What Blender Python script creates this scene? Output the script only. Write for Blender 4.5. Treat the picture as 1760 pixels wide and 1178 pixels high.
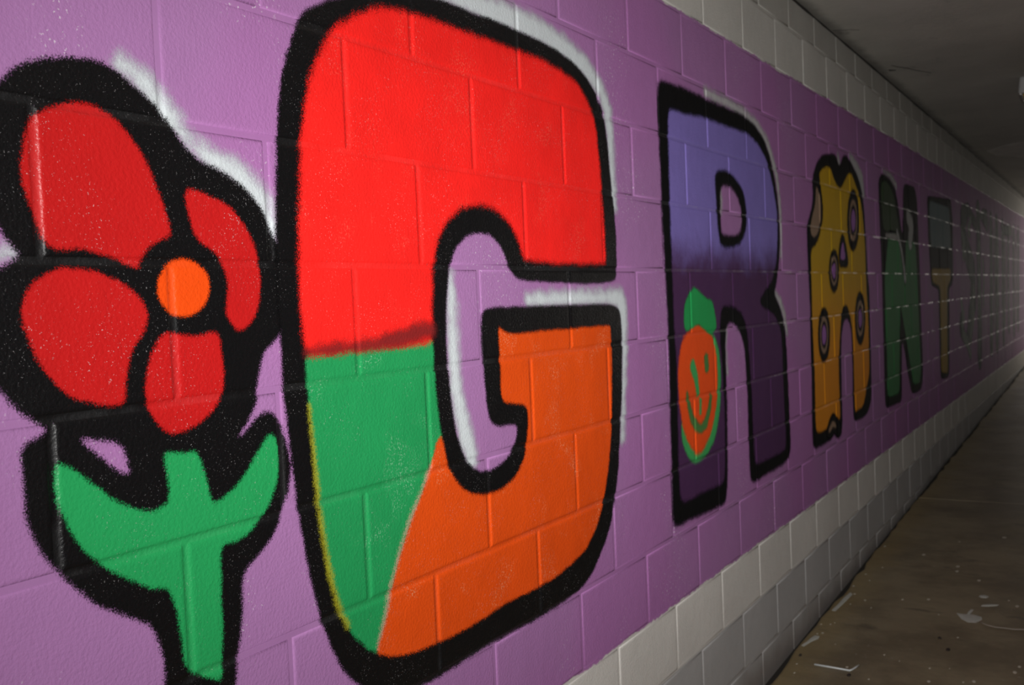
import bpy, math, random
import numpy as np

C = bpy.context.scene.collection
S = bpy.context.scene
for _o in list(bpy.data.objects):
    bpy.data.objects.remove(_o)
rnd = random.Random(7)

# ------------------------------------------------------------------ camera
# x = distance from the painted wall, y = along the tunnel, z = up (metres)
CAM = np.array([1.1767, -1.3917, 1.5471])
YAW, PITCH, ROLL, FPX = 0.54903, -0.03963, -0.04179, 1724.19


def cam_axes():
    cy, sy, cp, sp = math.cos(YAW), math.sin(YAW), math.cos(PITCH), math.sin(PITCH)
    f = np.array([-sy * cp, cy * cp, sp])
    r = np.array([cy, sy, 0.0])
    u = np.cross(r, f)
    r2 = math.cos(ROLL) * r + math.sin(ROLL) * u
    return r2, np.cross(r2, f), f


AX_R, AX_U, AX_F = cam_axes()
cam_data = bpy.data.cameras.new('camera')
cam_data.sensor_width = 36.0
cam_data.lens = FPX * 36.0 / 1760.0
cam_data.clip_start = 0.02
cam_data.dof.use_dof = True
cam_data.dof.focus_distance = 1.6
cam_data.dof.aperture_fstop = 8.0
cam = bpy.data.objects.new('camera', cam_data)
C.objects.link(cam)
from mathutils import Matrix, Vector
cam.matrix_world = Matrix(((AX_R[0], AX_U[0], -AX_F[0], CAM[0]),
                           (AX_R[1], AX_U[1], -AX_F[1], CAM[1]),
                           (AX_R[2], AX_U[2], -AX_F[2], CAM[2]),
                           (0, 0, 0, 1)))
S.camera = cam

# ------------------------------------------------------------------ world, lights, exposure
S.view_settings.view_transform = 'Standard'
S.view_settings.look = 'None'
S.view_settings.gamma = 1.0
S.view_settings.use_curve_mapping = False
S.view_settings.exposure = 0.0

SKY_STRENGTH = 1.55
FLASH_POWER = 495.0
TUNNEL_END = 16.4

world = bpy.data.worlds.new('overcast_sky')
S.world = world
world.use_nodes = True
bg = world.node_tree.nodes['Background']
bg.inputs['Color'].default_value = (1.0, 0.93, 0.84, 1)
bg.inputs['Strength'].default_value = SKY_STRENGTH

# the photographer's flash: a zoomed flash head a hand's width above the lens
fl = bpy.data.lights.new('camera_flash', 'SPOT')
fl.energy = FLASH_POWER
fl.color = (1.0, 0.98, 0.96)
fl.shadow_soft_size = 0.03
fl.spot_size = math.radians(150)
fl.spot_blend = 0.6
flo = bpy.data.objects.new('camera_flash', fl)
C.objects.link(flo)
FLASH_POS = Vector((1.17, -1.40, 1.67))
FLASH_AIM = Vector((0.0, 2.6, 1.44))
flo.location = FLASH_POS
fdir = (FLASH_AIM - FLASH_POS).normalized()
flo.rotation_euler = fdir.to_track_quat('-Z', 'Y').to_euler()
fl.use_nodes = True
nt = fl.node_tree
em = nt.nodes['Emission']
geo = nt.nodes.new('ShaderNodeNewGeometry')
dot = nt.nodes.new('ShaderNodeVectorMath'); dot.operation = 'DOT_PRODUCT'
dot.inputs[1].default_value = fdir
nt.links.new(geo.outputs['Incoming'], dot.inputs[0])


def lmath(op, a, b=None):
    m = nt.nodes.new('ShaderNodeMath'); m.operation = op
    for i, v in enumerate((a, b)):
        if v is None:
            continue
        if isinstance(v, (int, float)):
            m.inputs[i].default_value = v
        else:
            nt.links.new(v, m.inputs[i])
    return m.outputs[0]


c2 = lmath('MULTIPLY', dot.outputs['Value'], dot.outputs['Value'])
tan2 = lmath('DIVIDE', lmath('SUBTRACT', 1.0, c2), c2)
BEAM = math.tan(math.radians(22.5)) ** 2
prof = lmath('DIVIDE', 1.0, lmath('ADD', 1.0, lmath('DIVIDE', tan2, BEAM)))
nt.links.new(prof, em.inputs['Strength'])

# daylight through the far mouth of the tunnel (portal only guides the sampling)
po = bpy.data.lights.new('tunnel_mouth_portal', 'AREA')
po.shape = 'RECTANGLE'; po.size = 2.3; po.size_y = 2.3
po.cycles.is_portal = True
poo = bpy.data.objects.new('tunnel_mouth_portal', po)
C.objects.link(poo)
poo.location = (1.15, TUNNEL_END + 0.02, 1.65)
poo.rotation_euler = (math.radians(-90), 0, 0)


# ------------------------------------------------------------------ helpers
def link(o, parent=None):
    C.objects.link(o)
    if parent is not None:
        o.parent = parent
    return o


def mesh_obj(name, verts, faces, mat, parent=None, smooth=False, attr=None):
    me = bpy.data.meshes.new(name)
    me.from_pydata([tuple(v) for v in verts], [], [tuple(f) for f in faces])
    if attr is not None:
        a = me.attributes.new('sd', 'FLOAT', 'POINT')
        a.data.foreach_set('value', np.asarray(attr, dtype=np.float32))
    if smooth:
        me.shade_smooth()
    if mat is not None:
        me.materials.append(mat)
    me.update()
    return link(bpy.data.objects.new(name, me), parent)


def empty(name, loc):
    o = bpy.data.objects.new(name, None)
    o.empty_display_size = 0.1
    o.location = loc
    return link(o)


def tag(o, label, cat, group=None):
    o['label'] = label
    o['category'] = cat
    if group:
        o['group'] = group
    return o


def struct(o):
    o['kind'] = 'structure'
    return o


class NB:
    """small node builder"""
    def __init__(self, name):
        self.m = bpy.data.materials.new(name)
        self.m.use_nodes = True
        self.t = self.m.node_tree
        self.t.nodes.clear()
        self.out = self.t.nodes.new('ShaderNodeOutputMaterial')
        g = self.t.nodes.new('ShaderNodeNewGeometry')
        self.pos = g.outputs['Position']
        sp = self.t.nodes.new('ShaderNodeSeparateXYZ')
        self.t.links.new(self.pos, sp.inputs[0])
        self.x, self.y, self.z = sp.outputs

    def put(self, sock, v):
        if v is None:
            return
        if isinstance(v, (int, float)):
            sock.default_value = v
        elif isinstance(v, tuple):
            sock.default_value = v if len(v) == len(sock.default_value) else v + (1.0,)
        else:
            self.t.links.new(v, sock)

    def math(self, op, a, b=None, c=None, clamp=False):
        n = self.t.nodes.new('ShaderNodeMath'); n.operation = op; n.use_clamp = clamp
        for i, v in enumerate((a, b, c)):
            self.put(n.inputs[i], v)
        return n.outputs[0]

    def noise(self, scale, detail=2.0, rough=0.5, vec=None, dist=0.0, stretch=None):
        v = vec or self.pos
        if stretch:
            mp = self.t.nodes.new('ShaderNodeVectorMath'); mp.operation = 'MULTIPLY'
            self.put(mp.inputs[0], v); mp.inputs[1].default_value = stretch
            v = mp.outputs[0]
        n = self.t.nodes.new('ShaderNodeTexNoise')
        n.inputs['Scale'].default_value = scale
        n.inputs['Detail'].default_value = detail
        n.inputs['Roughness'].default_value = rough
        n.inputs['Distortion'].default_value = dist
        self.put(n.inputs['Vector'], v)
        return n.outputs[0]

    def ramp(self, v, a, b):
        """smooth 0..1 as v goes a..b"""
        n = self.t.nodes.new('ShaderNodeMapRange'); n.interpolation_type = 'SMOOTHSTEP'
        self.put(n.inputs[0], v); self.put(n.inputs[1], a); self.put(n.inputs[2], b)
        return n.outputs[0]

    def mix(self, f, a, b):
        n = self.t.nodes.new('ShaderNodeMix'); n.data_type = 'RGBA'
        self.put(n.inputs[0], f); self.put(n.inputs[6], a); self.put(n.inputs[7], b)
        return n.outputs[2]

    def scale_col(self, col, f):
        n = self.t.nodes.new('ShaderNodeVectorMath'); n.operation = 'SCALE'
        self.put(n.inputs[0], col if not isinstance(col, tuple) else col[:3])
        self.put(n.inputs['Scale'], f)
        return n.outputs[0]

    def bump(self, h, strength, dist, normal=None):
        n = self.t.nodes.new('ShaderNodeBump')
        n.inputs['Strength'].default_value = strength
        n.inputs['Distance'].default_value = dist
        self.put(n.inputs['Height'], h)
        if normal is not None:
            self.put(n.inputs['Normal'], normal)
        return n.outputs[0]

    def orange_peel(self, strength=1.0, dist=0.0022):
        a = self.noise(170, 3.0, 0.55)
        b = self.noise(22, 2.0, 0.5)
        h = self.math('ADD', a, self.math('MULTIPLY', b, 0.8))
        return self.bump(h, strength, dist)

    def finish(self, col, rough, normal=None, alpha=None, spec=0.5, emit=None):
        p = self.t.nodes.new('ShaderNodeBsdfPrincipled')
        self.put(p.inputs['Base Color'], col)
        self.put(p.inputs['Roughness'], rough)
        self.put(p.inputs['Specular IOR Level'], spec)
        if normal is not None:
            self.put(p.inputs['Normal'], normal)
        if alpha is not None:
            self.put(p.inputs['Alpha'], alpha)
        self.t.links.new(p.outputs[0], self.out.inputs[0])
        return self.m


PURPLE = (0.378, 0.177, 0.392)
ROUGH = 0.66
SPEC = 0.15
Z_TOP, Z_BOT = 2.4384, 0.6096       # purple band between two bed joints


def wall_material(name, rough, peel, spec):
    b = NB(name)
    wob = b.math('ADD', b.math('MULTIPLY', b.math('SUBTRACT', b.noise(5.0, 4.0, 0.6), 0.5), 0.035),
                 b.math('MULTIPLY', b.math('SUBTRACT', b.noise(40.0, 2.0), 0.5), 0.010))
    zz = b.math('ADD', b.z, wob)
    # whitewash: lighter above the knee, greyer near floor and under the ceiling
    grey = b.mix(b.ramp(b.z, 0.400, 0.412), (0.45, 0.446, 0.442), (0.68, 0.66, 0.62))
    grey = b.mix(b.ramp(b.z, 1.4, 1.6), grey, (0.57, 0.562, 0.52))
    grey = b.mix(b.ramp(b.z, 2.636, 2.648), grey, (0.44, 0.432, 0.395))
    blot = b.noise(2.2, 4.0, 0.65)
    grey = b.scale_col(grey, b.math('ADD', 0.80, b.math('MULTIPLY', blot, 0.40)))
    scuff = b.ramp(b.noise(9.0, 5.0, 0.7, stretch=(1, 1, 0.35)), 0.66, 0.72)
    grey = b.mix(b.math('MULTIPLY', scuff, b.ramp(b.z, 0.62, 0.30)), grey, (0.50, 0.50, 0.48))
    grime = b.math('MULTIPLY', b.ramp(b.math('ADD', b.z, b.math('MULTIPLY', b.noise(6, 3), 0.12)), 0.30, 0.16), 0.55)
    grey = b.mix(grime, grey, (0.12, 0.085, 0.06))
    vio = b.scale_col(PURPLE, b.math('ADD', 0.86, b.math('MULTIPLY', b.noise(2.0, 4.0, 0.6), 0.28)))
    vio = b.mix(b.math('MULTIPLY', b.ramp(b.noise(1.3, 2.0), 0.42, 0.62), 0.30), vio, (0.42, 0.13, 0.40))
    flecks = b.math('MULTIPLY', b.ramp(b.noise(150, 2.0), 0.63, 0.71), b.ramp(b.noise(3.1, 3.0), 0.52, 0.64))
    vio = b.mix(b.math('MULTIPLY', flecks, 0.7), vio, (0.72, 0.66, 0.72))
    inband = b.math('MULTIPLY', b.ramp(zz, Z_BOT - 0.003, Z_BOT + 0.003), b.ramp(zz, Z_TOP + 0.006, Z_TOP))
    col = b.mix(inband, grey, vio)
    nrm = b.orange_peel(peel) if peel else None
    if rough is None:
        rough = b.math('ADD', 0.37, b.math('MULTIPLY', b.ramp(b.noise(5.0, 3.0, 0.6), 0.40, 0.60), 0.35))
    return b.finish(col, rough, nrm, spec=spec)


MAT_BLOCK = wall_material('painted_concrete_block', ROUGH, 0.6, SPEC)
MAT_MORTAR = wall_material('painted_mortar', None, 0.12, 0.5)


def spray(name, col, fuzz=0.009, mottle=0.12, pale=None, pale_amt=0.0, grad=None, opacity=1.0, rough=ROUGH, dust=2.2, sparkle_specks=0.0, spec=None):
    """spray paint: soft dusty edge from the 'sd' attribute (signed distance in metres)"""
    b = NB(name)
    at = b.t.nodes.new('ShaderNodeAttribute'); at.attribute_name = 'sd'
    sd = at.outputs['Fac']
    n = b.math('ADD', b.math('MULTIPLY', b.math('SUBTRACT', b.noise(420, 2.0, 0.6), 0.5), fuzz * dust),
               b.math('MULTIPLY', b.math('SUBTRACT', b.noise(28, 3.0), 0.5), fuzz * 0.9))
    alpha = b.ramp(b.math('ADD', sd, n), -0.55 * fuzz, 0.55 * fuzz)
    if opacity < 1:
        alpha = b.math('MULTIPLY', alpha, opacity)
    c = col
    if grad:
        z0, z1, col2 = grad
        zz = b.math('ADD', b.z, b.math('MULTIPLY', b.math('SUBTRACT', b.noise(7, 4.0, 0.65), 0.5), 0.16))
        c = b.mix(b.ramp(zz, z0, z1), col, col2)
    if mottle:
        c = b.scale_col(c, b.math('ADD', 1 - mottle, b.math('MULTIPLY', b.noise(6.5, 4.0, 0.6), 2 * mottle)))
    if pale:
        f = b.math('MULTIPLY', b.ramp(b.noise(260, 2.0, 0.6), 0.56, 0.66), b.ramp(b.noise(7.5, 3.0, 0.6, dist=0.6), 0.52, 0.72))
        c = b.mix(b.math('MULTIPLY', f, pale_amt), c, pale)
    if sparkle_specks:  # pale dots put flash sparkle, plus some overspray, into the paint colour
        f = b.math('MULTIPLY', b.ramp(b.noise(330, 2.0, 0.6), 0.665, 0.70), b.ramp(b.noise(9, 3.0, 0.6), 0.40, 0.66))
        c = b.mix(b.math('MULTIPLY', f, sparkle_specks), c, (0.62, 0.60, 0.60))
    # trowelled mortar is smoother than the block face, so the coat over it stays glossier
    sp_ = SPEC if spec is None else spec
    face = b.ramp(b.x, -0.0016, -0.0007)
    mort = b.math('ADD', 0.37, b.math('MULTIPLY', b.ramp(b.noise(5.0, 3.0, 0.6), 0.40, 0.60), 0.35))
    ro = b.math('ADD', b.math('MULTIPLY', face, rough), b.math('MULTIPLY', b.math('SUBTRACT', 1.0, face), mort))
    so = b.math('ADD', sp_, b.math('MULTIPLY', b.math('SUBTRACT', 1.0, face), max(0.0, 0.5 - sp_)))
    return b.finish(c, ro, b.orange_peel(0.6), alpha, spec=so)


# ------------------------------------------------------------------ block wall
BU, BV = 0.4064, 0.2032
GAP_FLAT = 0.0046
MORTAR = -0.0024
PROFILE = [(0.0, MORTAR), (GAP_FLAT, MORTAR), (0.0064, -0.0010), (0.0088, -0.00025), (0.0115, 0.0), (0.0145, 0.0)]
P_D = np.array([p[0] for p in PROFILE]); P_H = np.array([p[1] for p in PROFILE])


def proud(k, n):
    """how far block n of course k stands proud of the wall plane"""
    return (((k * 73 + n * 151 + k * n * 37) % 101) / 101.0 - 0.5) * 0.0010


def course_shift(k):
    return 0.0 if k % 2 else BU / 2


def block_mesh(du=BU, dv=BV):
    rings = [(0.004, -0.0040), (0.0064, -0.0010), (0.0088, -0.00025), (0.0115, 0.0), (0.0145, 0.0)]
    v, f = [], []
    for d, h in rings:
        a, c = du / 2 - d, dv / 2 - d
        v += [(h, -a, -c), (h, a, -c), (h, a, c), (h, -a, c)]
    for r in range(len(rings) - 1):
        for i in range(4):
            j = (i + 1) % 4
            f.append((r * 4 + i, r * 4 + j, r * 4 + 4 + j, r * 4 + 4 + i))
    q = (len(rings) - 1) * 4
    f.append((q, q + 1, q + 2, q + 3))
    return v, f


def project(p):
    d = np.asarray(p, float) - CAM
    w = d @ AX_F
    if w < 0.05:
        return None
    return 880 + FPX * (d @ AX_R) / w, 589 - FPX * (d @ AX_U) / w


WALL_END = TUNNEL_END
Y0 = -3.4544
wall_left = struct(mesh_obj('wall_left', [(MORTAR, Y0, -0.15), (MORTAR, WALL_END, -0.15), (MORTAR, WALL_END, 2.86), (MORTAR, Y0, 2.86),
                                          (-0.2, Y0, -0.15), (-0.2, WALL_END, -0.15), (-0.2, WALL_END, 2.86), (-0.2, Y0, 2.86)],
                            [(0, 1, 2, 3), (7, 6, 5, 4), (4, 5, 1, 0), (3, 2, 6, 7), (5, 6, 2, 1), (0, 3, 7, 4)], MAT_MORTAR))
cands, rest = [], []
for k in range(0, 14):
    for n in range(-9, int(WALL_END / BU) + 1):
        y = n * BU + course_shift(k) + BU / 2
        if y + BU / 2 > WALL_END or y - BU / 2 < Y0:
            continue
        z = (k + 0.5) * BV
        if z + BV / 2 < 0.04 + 0.027 * y:
            continue                        # wholly under the floor
        q = [project((0, y + a, z + c)) for a in (-BU / 2, BU / 2) for c in (-BV / 2, BV / 2)]
        area = 0.0
        if all(q):
            xs = np.clip([p[0] for p in q], 0, 1760); ys = np.clip([p[1] for p in q], 0, 1178)
            area = (xs.max() - xs.min()) * (ys.max() - ys.min())
            vz = 0.03 + 0.027 * y
            if z + BV / 2 < vz + 0.02:
                area = 0.0
        (cands if area > 4 else rest).append((area, k, n, y, z))
cands.sort(reverse=True)
rest += cands[298:]
cands = cands[:298]
bv_, bf_ = block_mesh()
block_me = bpy.data.meshes.new('block')
block_me.from_pydata(bv_, [], bf_); block_me.shade_smooth(); block_me.materials.append(MAT_BLOCK)
for _, k, n, y, z in sorted(cands, key=lambda t: (t[1], t[2])):
    o = bpy.data.objects.new('block', block_me)
    o.location = (proud(k, n), y, z)
    link(o, wall_left)


def join_blocks(name, items, mat, parent, mirror_x=None):
    V, F = [], []
    bv = np.array(bv_)
    for _, k, n, y, z in items:
        s = len(V)
        p = bv.copy()
        if mirror_x is not None:
            p[:, 0] = mirror_x - p[:, 0] - proud(k, n)
        else:
            p[:, 0] += proud(k, n)
        p[:, 1] += y; p[:, 2] += z
        V += p.tolist()
        F += [tuple(s + i for i in (reversed(q) if mirror_x is not None else q)) for q in bf_]
    o = mesh_obj(name, V, F, mat, parent, smooth=True)
    o['kind'] = 'stuff'
    return o


join_blocks('block_courses', rest, MAT_BLOCK, wall_left)

# opposite wall, same block work, left grey; unseen end panel added behind the camera to keep sky light out
W = 2.30
b = NB('whitewashed_block')
MAT_WHITE = b.finish(b.scale_col((0.40, 0.385, 0.355), b.math('ADD', 0.8, b.math('MULTIPLY', b.noise(2.2, 4.0, 0.65), 0.4))), 0.5, b.orange_peel(0.5))
wall_right = struct(mesh_obj('wall_right', [(W + 0.004, Y0, -0.15), (W + 0.004, WALL_END, -0.15), (W + 0.004, WALL_END, 2.86), (W + 0.004, Y0, 2.86),
                                            (W + 0.2, Y0, -0.15), (W + 0.2, WALL_END, -0.15), (W + 0.2, WALL_END, 2.86), (W + 0.2, Y0, 2.86)],
                             [(3, 2, 1, 0), (4, 5, 6, 7), (0, 1, 5, 4), (7, 6, 2, 3), (1, 2, 6, 5), (4, 7, 3, 0)], MAT_WHITE))
join_blocks('block_courses', cands + rest, MAT_WHITE, wall_right, mirror_x=W)
struct(mesh_obj('back_light_stop', [(-0.2, Y0, -0.15), (W + 0.2, Y0, -0.15), (W + 0.2, Y0, 2.86), (-0.2, Y0, 2.86),
                              (-0.2, Y0 - 0.2, -0.15), (W + 0.2, Y0 - 0.2, -0.15), (W + 0.2, Y0 - 0.2, 2.86), (-0.2, Y0 - 0.2, 2.86)],
                [(3, 2, 1, 0), (4, 5, 6, 7), (0, 1, 5, 4), (7, 6, 2, 3), (1, 2, 6, 5), (4, 7, 3, 0)], MAT_WHITE))

# ------------------------------------------------------------------ ceiling
b = NB('stained_concrete_ceiling')
cc = b.scale_col((0.46, 0.455, 0.405), b.math('ADD', 0.66, b.math('MULTIPLY', b.noise(1.6, 6.0, 0.65), 0.68)))
soot = b.ramp(b.noise(3.2, 5.0, 0.7, stretch=(1, 0.5, 1)), 0.60, 0.72)
cc = b.mix(b.math('MULTIPLY', soot, 0.55), cc, (0.09, 0.085, 0.075))
wall_edge = b.ramp(b.math('ADD', b.x, b.math('MULTIPLY', b.noise(9, 4), 0.05)), 0.10, 0.035)  # ceiling colour darkens along the painted wall
cc = b.mix(b.math('MULTIPLY', wall_edge, 0.65), cc, (0.07, 0.065, 0.06))
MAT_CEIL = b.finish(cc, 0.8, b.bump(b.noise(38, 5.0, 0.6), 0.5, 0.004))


def ceil_z(y):
    return 2.795 - 0.0053 * y


ny = 46
V, F = [], []
for i in range(ny + 1):
    y = Y0 - 0.1 + (WALL_END - Y0 + 0.1) * i / ny
    for x in (-0.05, 0.6, 1.2, 1.8, W + 0.05):
        V.append((x, y, ceil_z(y) + (rnd.uniform(-0.003, 0.003) if 0 < x < W else 0)))
for i in range(ny):
    for j in range(4):
        a = i * 5 + j
        F.append((a, a + 5, a + 6, a + 1))
nb = len(V)
yb = WALL_END
V += [(-0.05, Y0 - 0.1, 3.05), (W + 0.05, Y0 - 0.1, 3.05), (W + 0.05, yb, 3.05), (-0.05, yb, 3.05)]
F += [(nb, nb + 1, nb + 2, nb + 3), (nb + 3, nb + 2, ny * 5 + 4, ny * 5), (nb + 1, nb, 0, 4), (nb, nb + 3, ny * 5, 0), (nb + 2, nb + 1, 4, ny * 5 + 4)]
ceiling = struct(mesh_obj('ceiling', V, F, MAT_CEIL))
b = NB('dark_crack'); MAT_DARK = b.finish((0.018, 0.016, 0.014), 0.85)
b = NB('pale_ceiling_patch'); MAT_PALE = b.finish(b.scale_col((0.62, 0.61, 0.56), b.math('ADD', 0.7, b.math('MULTIPLY', b.noise(9, 4.0), 0.6))), 0.85)


def ribbon(name, pts, widths, mat, parent, zf, thick):
    """irregular thin ridge that follows a path, real thickness, on a nearly level surface"""
    V, F = [], []
    n = len(pts)
    for i, (x, y) in enumerate(pts):
        ax, ay = pts[max(0, i - 1)]; bx, by = pts[min(n - 1, i + 1)]
        tx, ty = bx - ax, by - ay; L = math.hypot(tx, ty) or 1
        nx, nyy = -ty / L, tx / L
        w = widths[i] / 2
        z = zf(y)
        V += [(x + nx * w, y + nyy * w, z), (x + nx * w * 0.5, y + nyy * w * 0.5, z + thick),
              (x - nx * w * 0.5, y - nyy * w * 0.5, z + thick), (x - nx * w, y - nyy * w, z)]
    for i in range(n - 1):
        for j in range(3):
            a = i * 4 + j
            F.append((a, a + 4, a + 5, a + 1))
    F += [(0, 1, 2, 3), tuple(reversed([(n - 1) * 4 + j for j in range(4)]))]
    return mesh_obj(name, V, F, mat, parent)


def jag(p0, p1, n, amp, w):
    pts, ws = [], []
    for i in range(n + 1):
        t = i / n
        pts.append((p0[0] + (p1[0] - p0[0]) * t + rnd.uniform(-amp, amp), p0[1] + (p1[1] - p0[1]) * t + rnd.uniform(-amp, amp)))
        ws.append(w * rnd.uniform(0.4, 1.0) * (0.35 if i in (0, n) else 1))
    return pts, ws


for p0, p1, n, w in (((0.02, 3.54), (0.12, 3.63), 5, 0.010), ((0.36, 4.00), (0.62, 4.26), 9, 0.007), ((0.10, 4.52), (0.24, 4.88), 6, 0.008), ((0.05, 4.62), (0.085, 4.67), 3, 0.035)):
    pts, ws = jag(p0, p1, n, 0.012, w)
    ribbon('crack', pts, ws, MAT_DARK, ceiling, ceil_z, -0.0015)
# paler patch of ceiling further along
pp = [(0.12, 8.75), (0.30, 8.45), (0.62, 8.25), (0.95, 8.4), (0.9, 9.4), (0.62, 9.55), (0.40, 9.75), (0.28, 9.35), (0.16, 9.2)]
Vp = [(x, y, ceil_z(y) + 0.001) for x, y in pp] + [(x * 0.97 + 0.015, y * 0.99 + 0.09, ceil_z(y) - 0.004) for x, y in pp]
n = len(pp)
mesh_obj('pale_patch', Vp, [tuple(range(n, 2 * n))[::-1]] + [(i, (i + 1) % n, n + (i + 1) % n, n + i) for i in range(n)], MAT_PALE, ceiling)
# dark sealant in the angle between wall and ceiling
def seal(name, x0, dz, mat, zf, up):
    V, F = [], []
    N = 130
    for i in range(N + 1):
        y = Y0 + 0.02 + (WALL_END - Y0 - 0.04) * i / N
        a = rnd.uniform(0.003, 0.009)
        z = zf(y)
        V += [(x0, y, z + up * (a + dz)), (x0 + a * 0.7, y, z + up * a * 0.6), (x0 + a * 1.1 + dz, y, z)]
    for i in range(N):
        for j in range(2):
            q = i * 3 + j
            F.append((q, q + 1, q + 4, q + 3) if up < 0 else (q, q + 3, q + 4, q + 1))
    return mesh_obj(name, V, F, mat)


struct(seal('trim_1', -0.0005, 0.0, MAT_DARK, ceil_z, -1))

# ------------------------------------------------------------------ floor
SL = math.atan(0.027)
FZ0 = 0.03


def floor_z(y):
    return FZ0 + 0.027 * y


b = NB('brown_damp_concrete')
fc = b.mix(b.ramp(b.noise(1.7, 5.0, 0.65), 0.38, 0.62), (0.15, 0.118, 0.070), (0.245, 0.200, 0.122))
och = b.math('MULTIPLY', b.ramp(b.math('ADD', b.x, b.math('MULTIPLY', b.noise(4.5, 4), 0.25)), 0.36, 0.14), 0.55)
fc = b.mix(och, fc, (0.29, 0.205, 0.078))
fc = b.scale_col(fc, b.math('ADD', 0.72, b.math('MULTIPLY', b.noise(16, 5.0, 0.7, stretch=(0.5, 1.4, 1)), 0.56)))
dk = b.ramp(b.noise(5.5, 4.0, 0.6, stretch=(0.6, 1.5, 1)), 0.60, 0.70)
fc = b.mix(b.math('MULTIPLY', dk, 0.5), fc, (0.045, 0.036, 0.028))
sp = b.math('MULTIPLY', b.ramp(b.noise(75, 2.0), 0.70, 0.74), b.ramp(b.noise(2.6, 2.0), 0.45, 0.6))
fc = b.mix(b.math('MULTIPLY', sp, 0.6), fc, (0.42, 0.40, 0.36))
MAT_FLOOR = b.finish(fc, b.math('ADD', 0.42, b.math('MULTIPLY', b.noise(3.0, 3.0), 0.25)), b.bump(b.noise(55, 5.0, 0.65), 0.45, 0.003))
b = NB('black_joint_dirt'); MAT_DIRT = b.finish((0.02, 0.016, 0.012), 0.9, b.bump(b.noise(60, 4), 0.6, 0.004))

floor = mesh_obj('floor', [(-0.06, Y0 - 0.05, -0.022), (W + 0.06, Y0 - 0.05, -0.022), (W + 0.06, WALL_END + 3, -0.022), (-0.06, WALL_END + 3, -0.022),
                           (-0.06, Y0 - 0.05, -0.12), (W + 0.06, Y0 - 0.05, -0.12), (W + 0.06, WALL_END + 3, -0.12), (-0.06, WALL_END + 3, -0.12)],
                 [(0, 1, 2, 3), (7, 6, 5, 4), (4, 5, 1, 0), (6, 7, 3, 2), (5, 6, 2, 1), (7, 4, 0, 3)], MAT_DIRT)
floor.location = (0, 0, FZ0)
floor.rotation_euler = (SL, 0, 0)
struct(floor)
edges_y = [Y0, 1.90, 5.45, 9.00, 12.55, 16.1, 19.3]
for a, c in zip(edges_y[:-1], edges_y[1:]):
    y0, y1 = a + 0.006, c - 0.006
    N = max(6, int((y1 - y0) / 0.11))
    V, F = [], []
    for i in range(N + 1):                       # ragged edge along the painted wall
        y = y0 + (y1 - y0) * i / N
        e = 0.012 + rnd.uniform(0.0, 0.022)
        V += [(e, y, -0.016), (e + 0.004, y, -0.003), (e + 0.012, y, 0.0), (W - 0.01, y, 0.0), (W - 0.01, y, -0.016)]
    for i in range(N):
        for j in range(4):
            q = i * 5 + j
            F.append((q, q + 1, q + 6, q + 5))
    F = [f[::-1] for f in F]
    F += [(0, 1, 2, 3, 4), tuple(N * 5 + j for j in (4, 3, 2, 1, 0))]
    mesh_obj('slab', V, F, MAT_FLOOR, floor)

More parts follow.
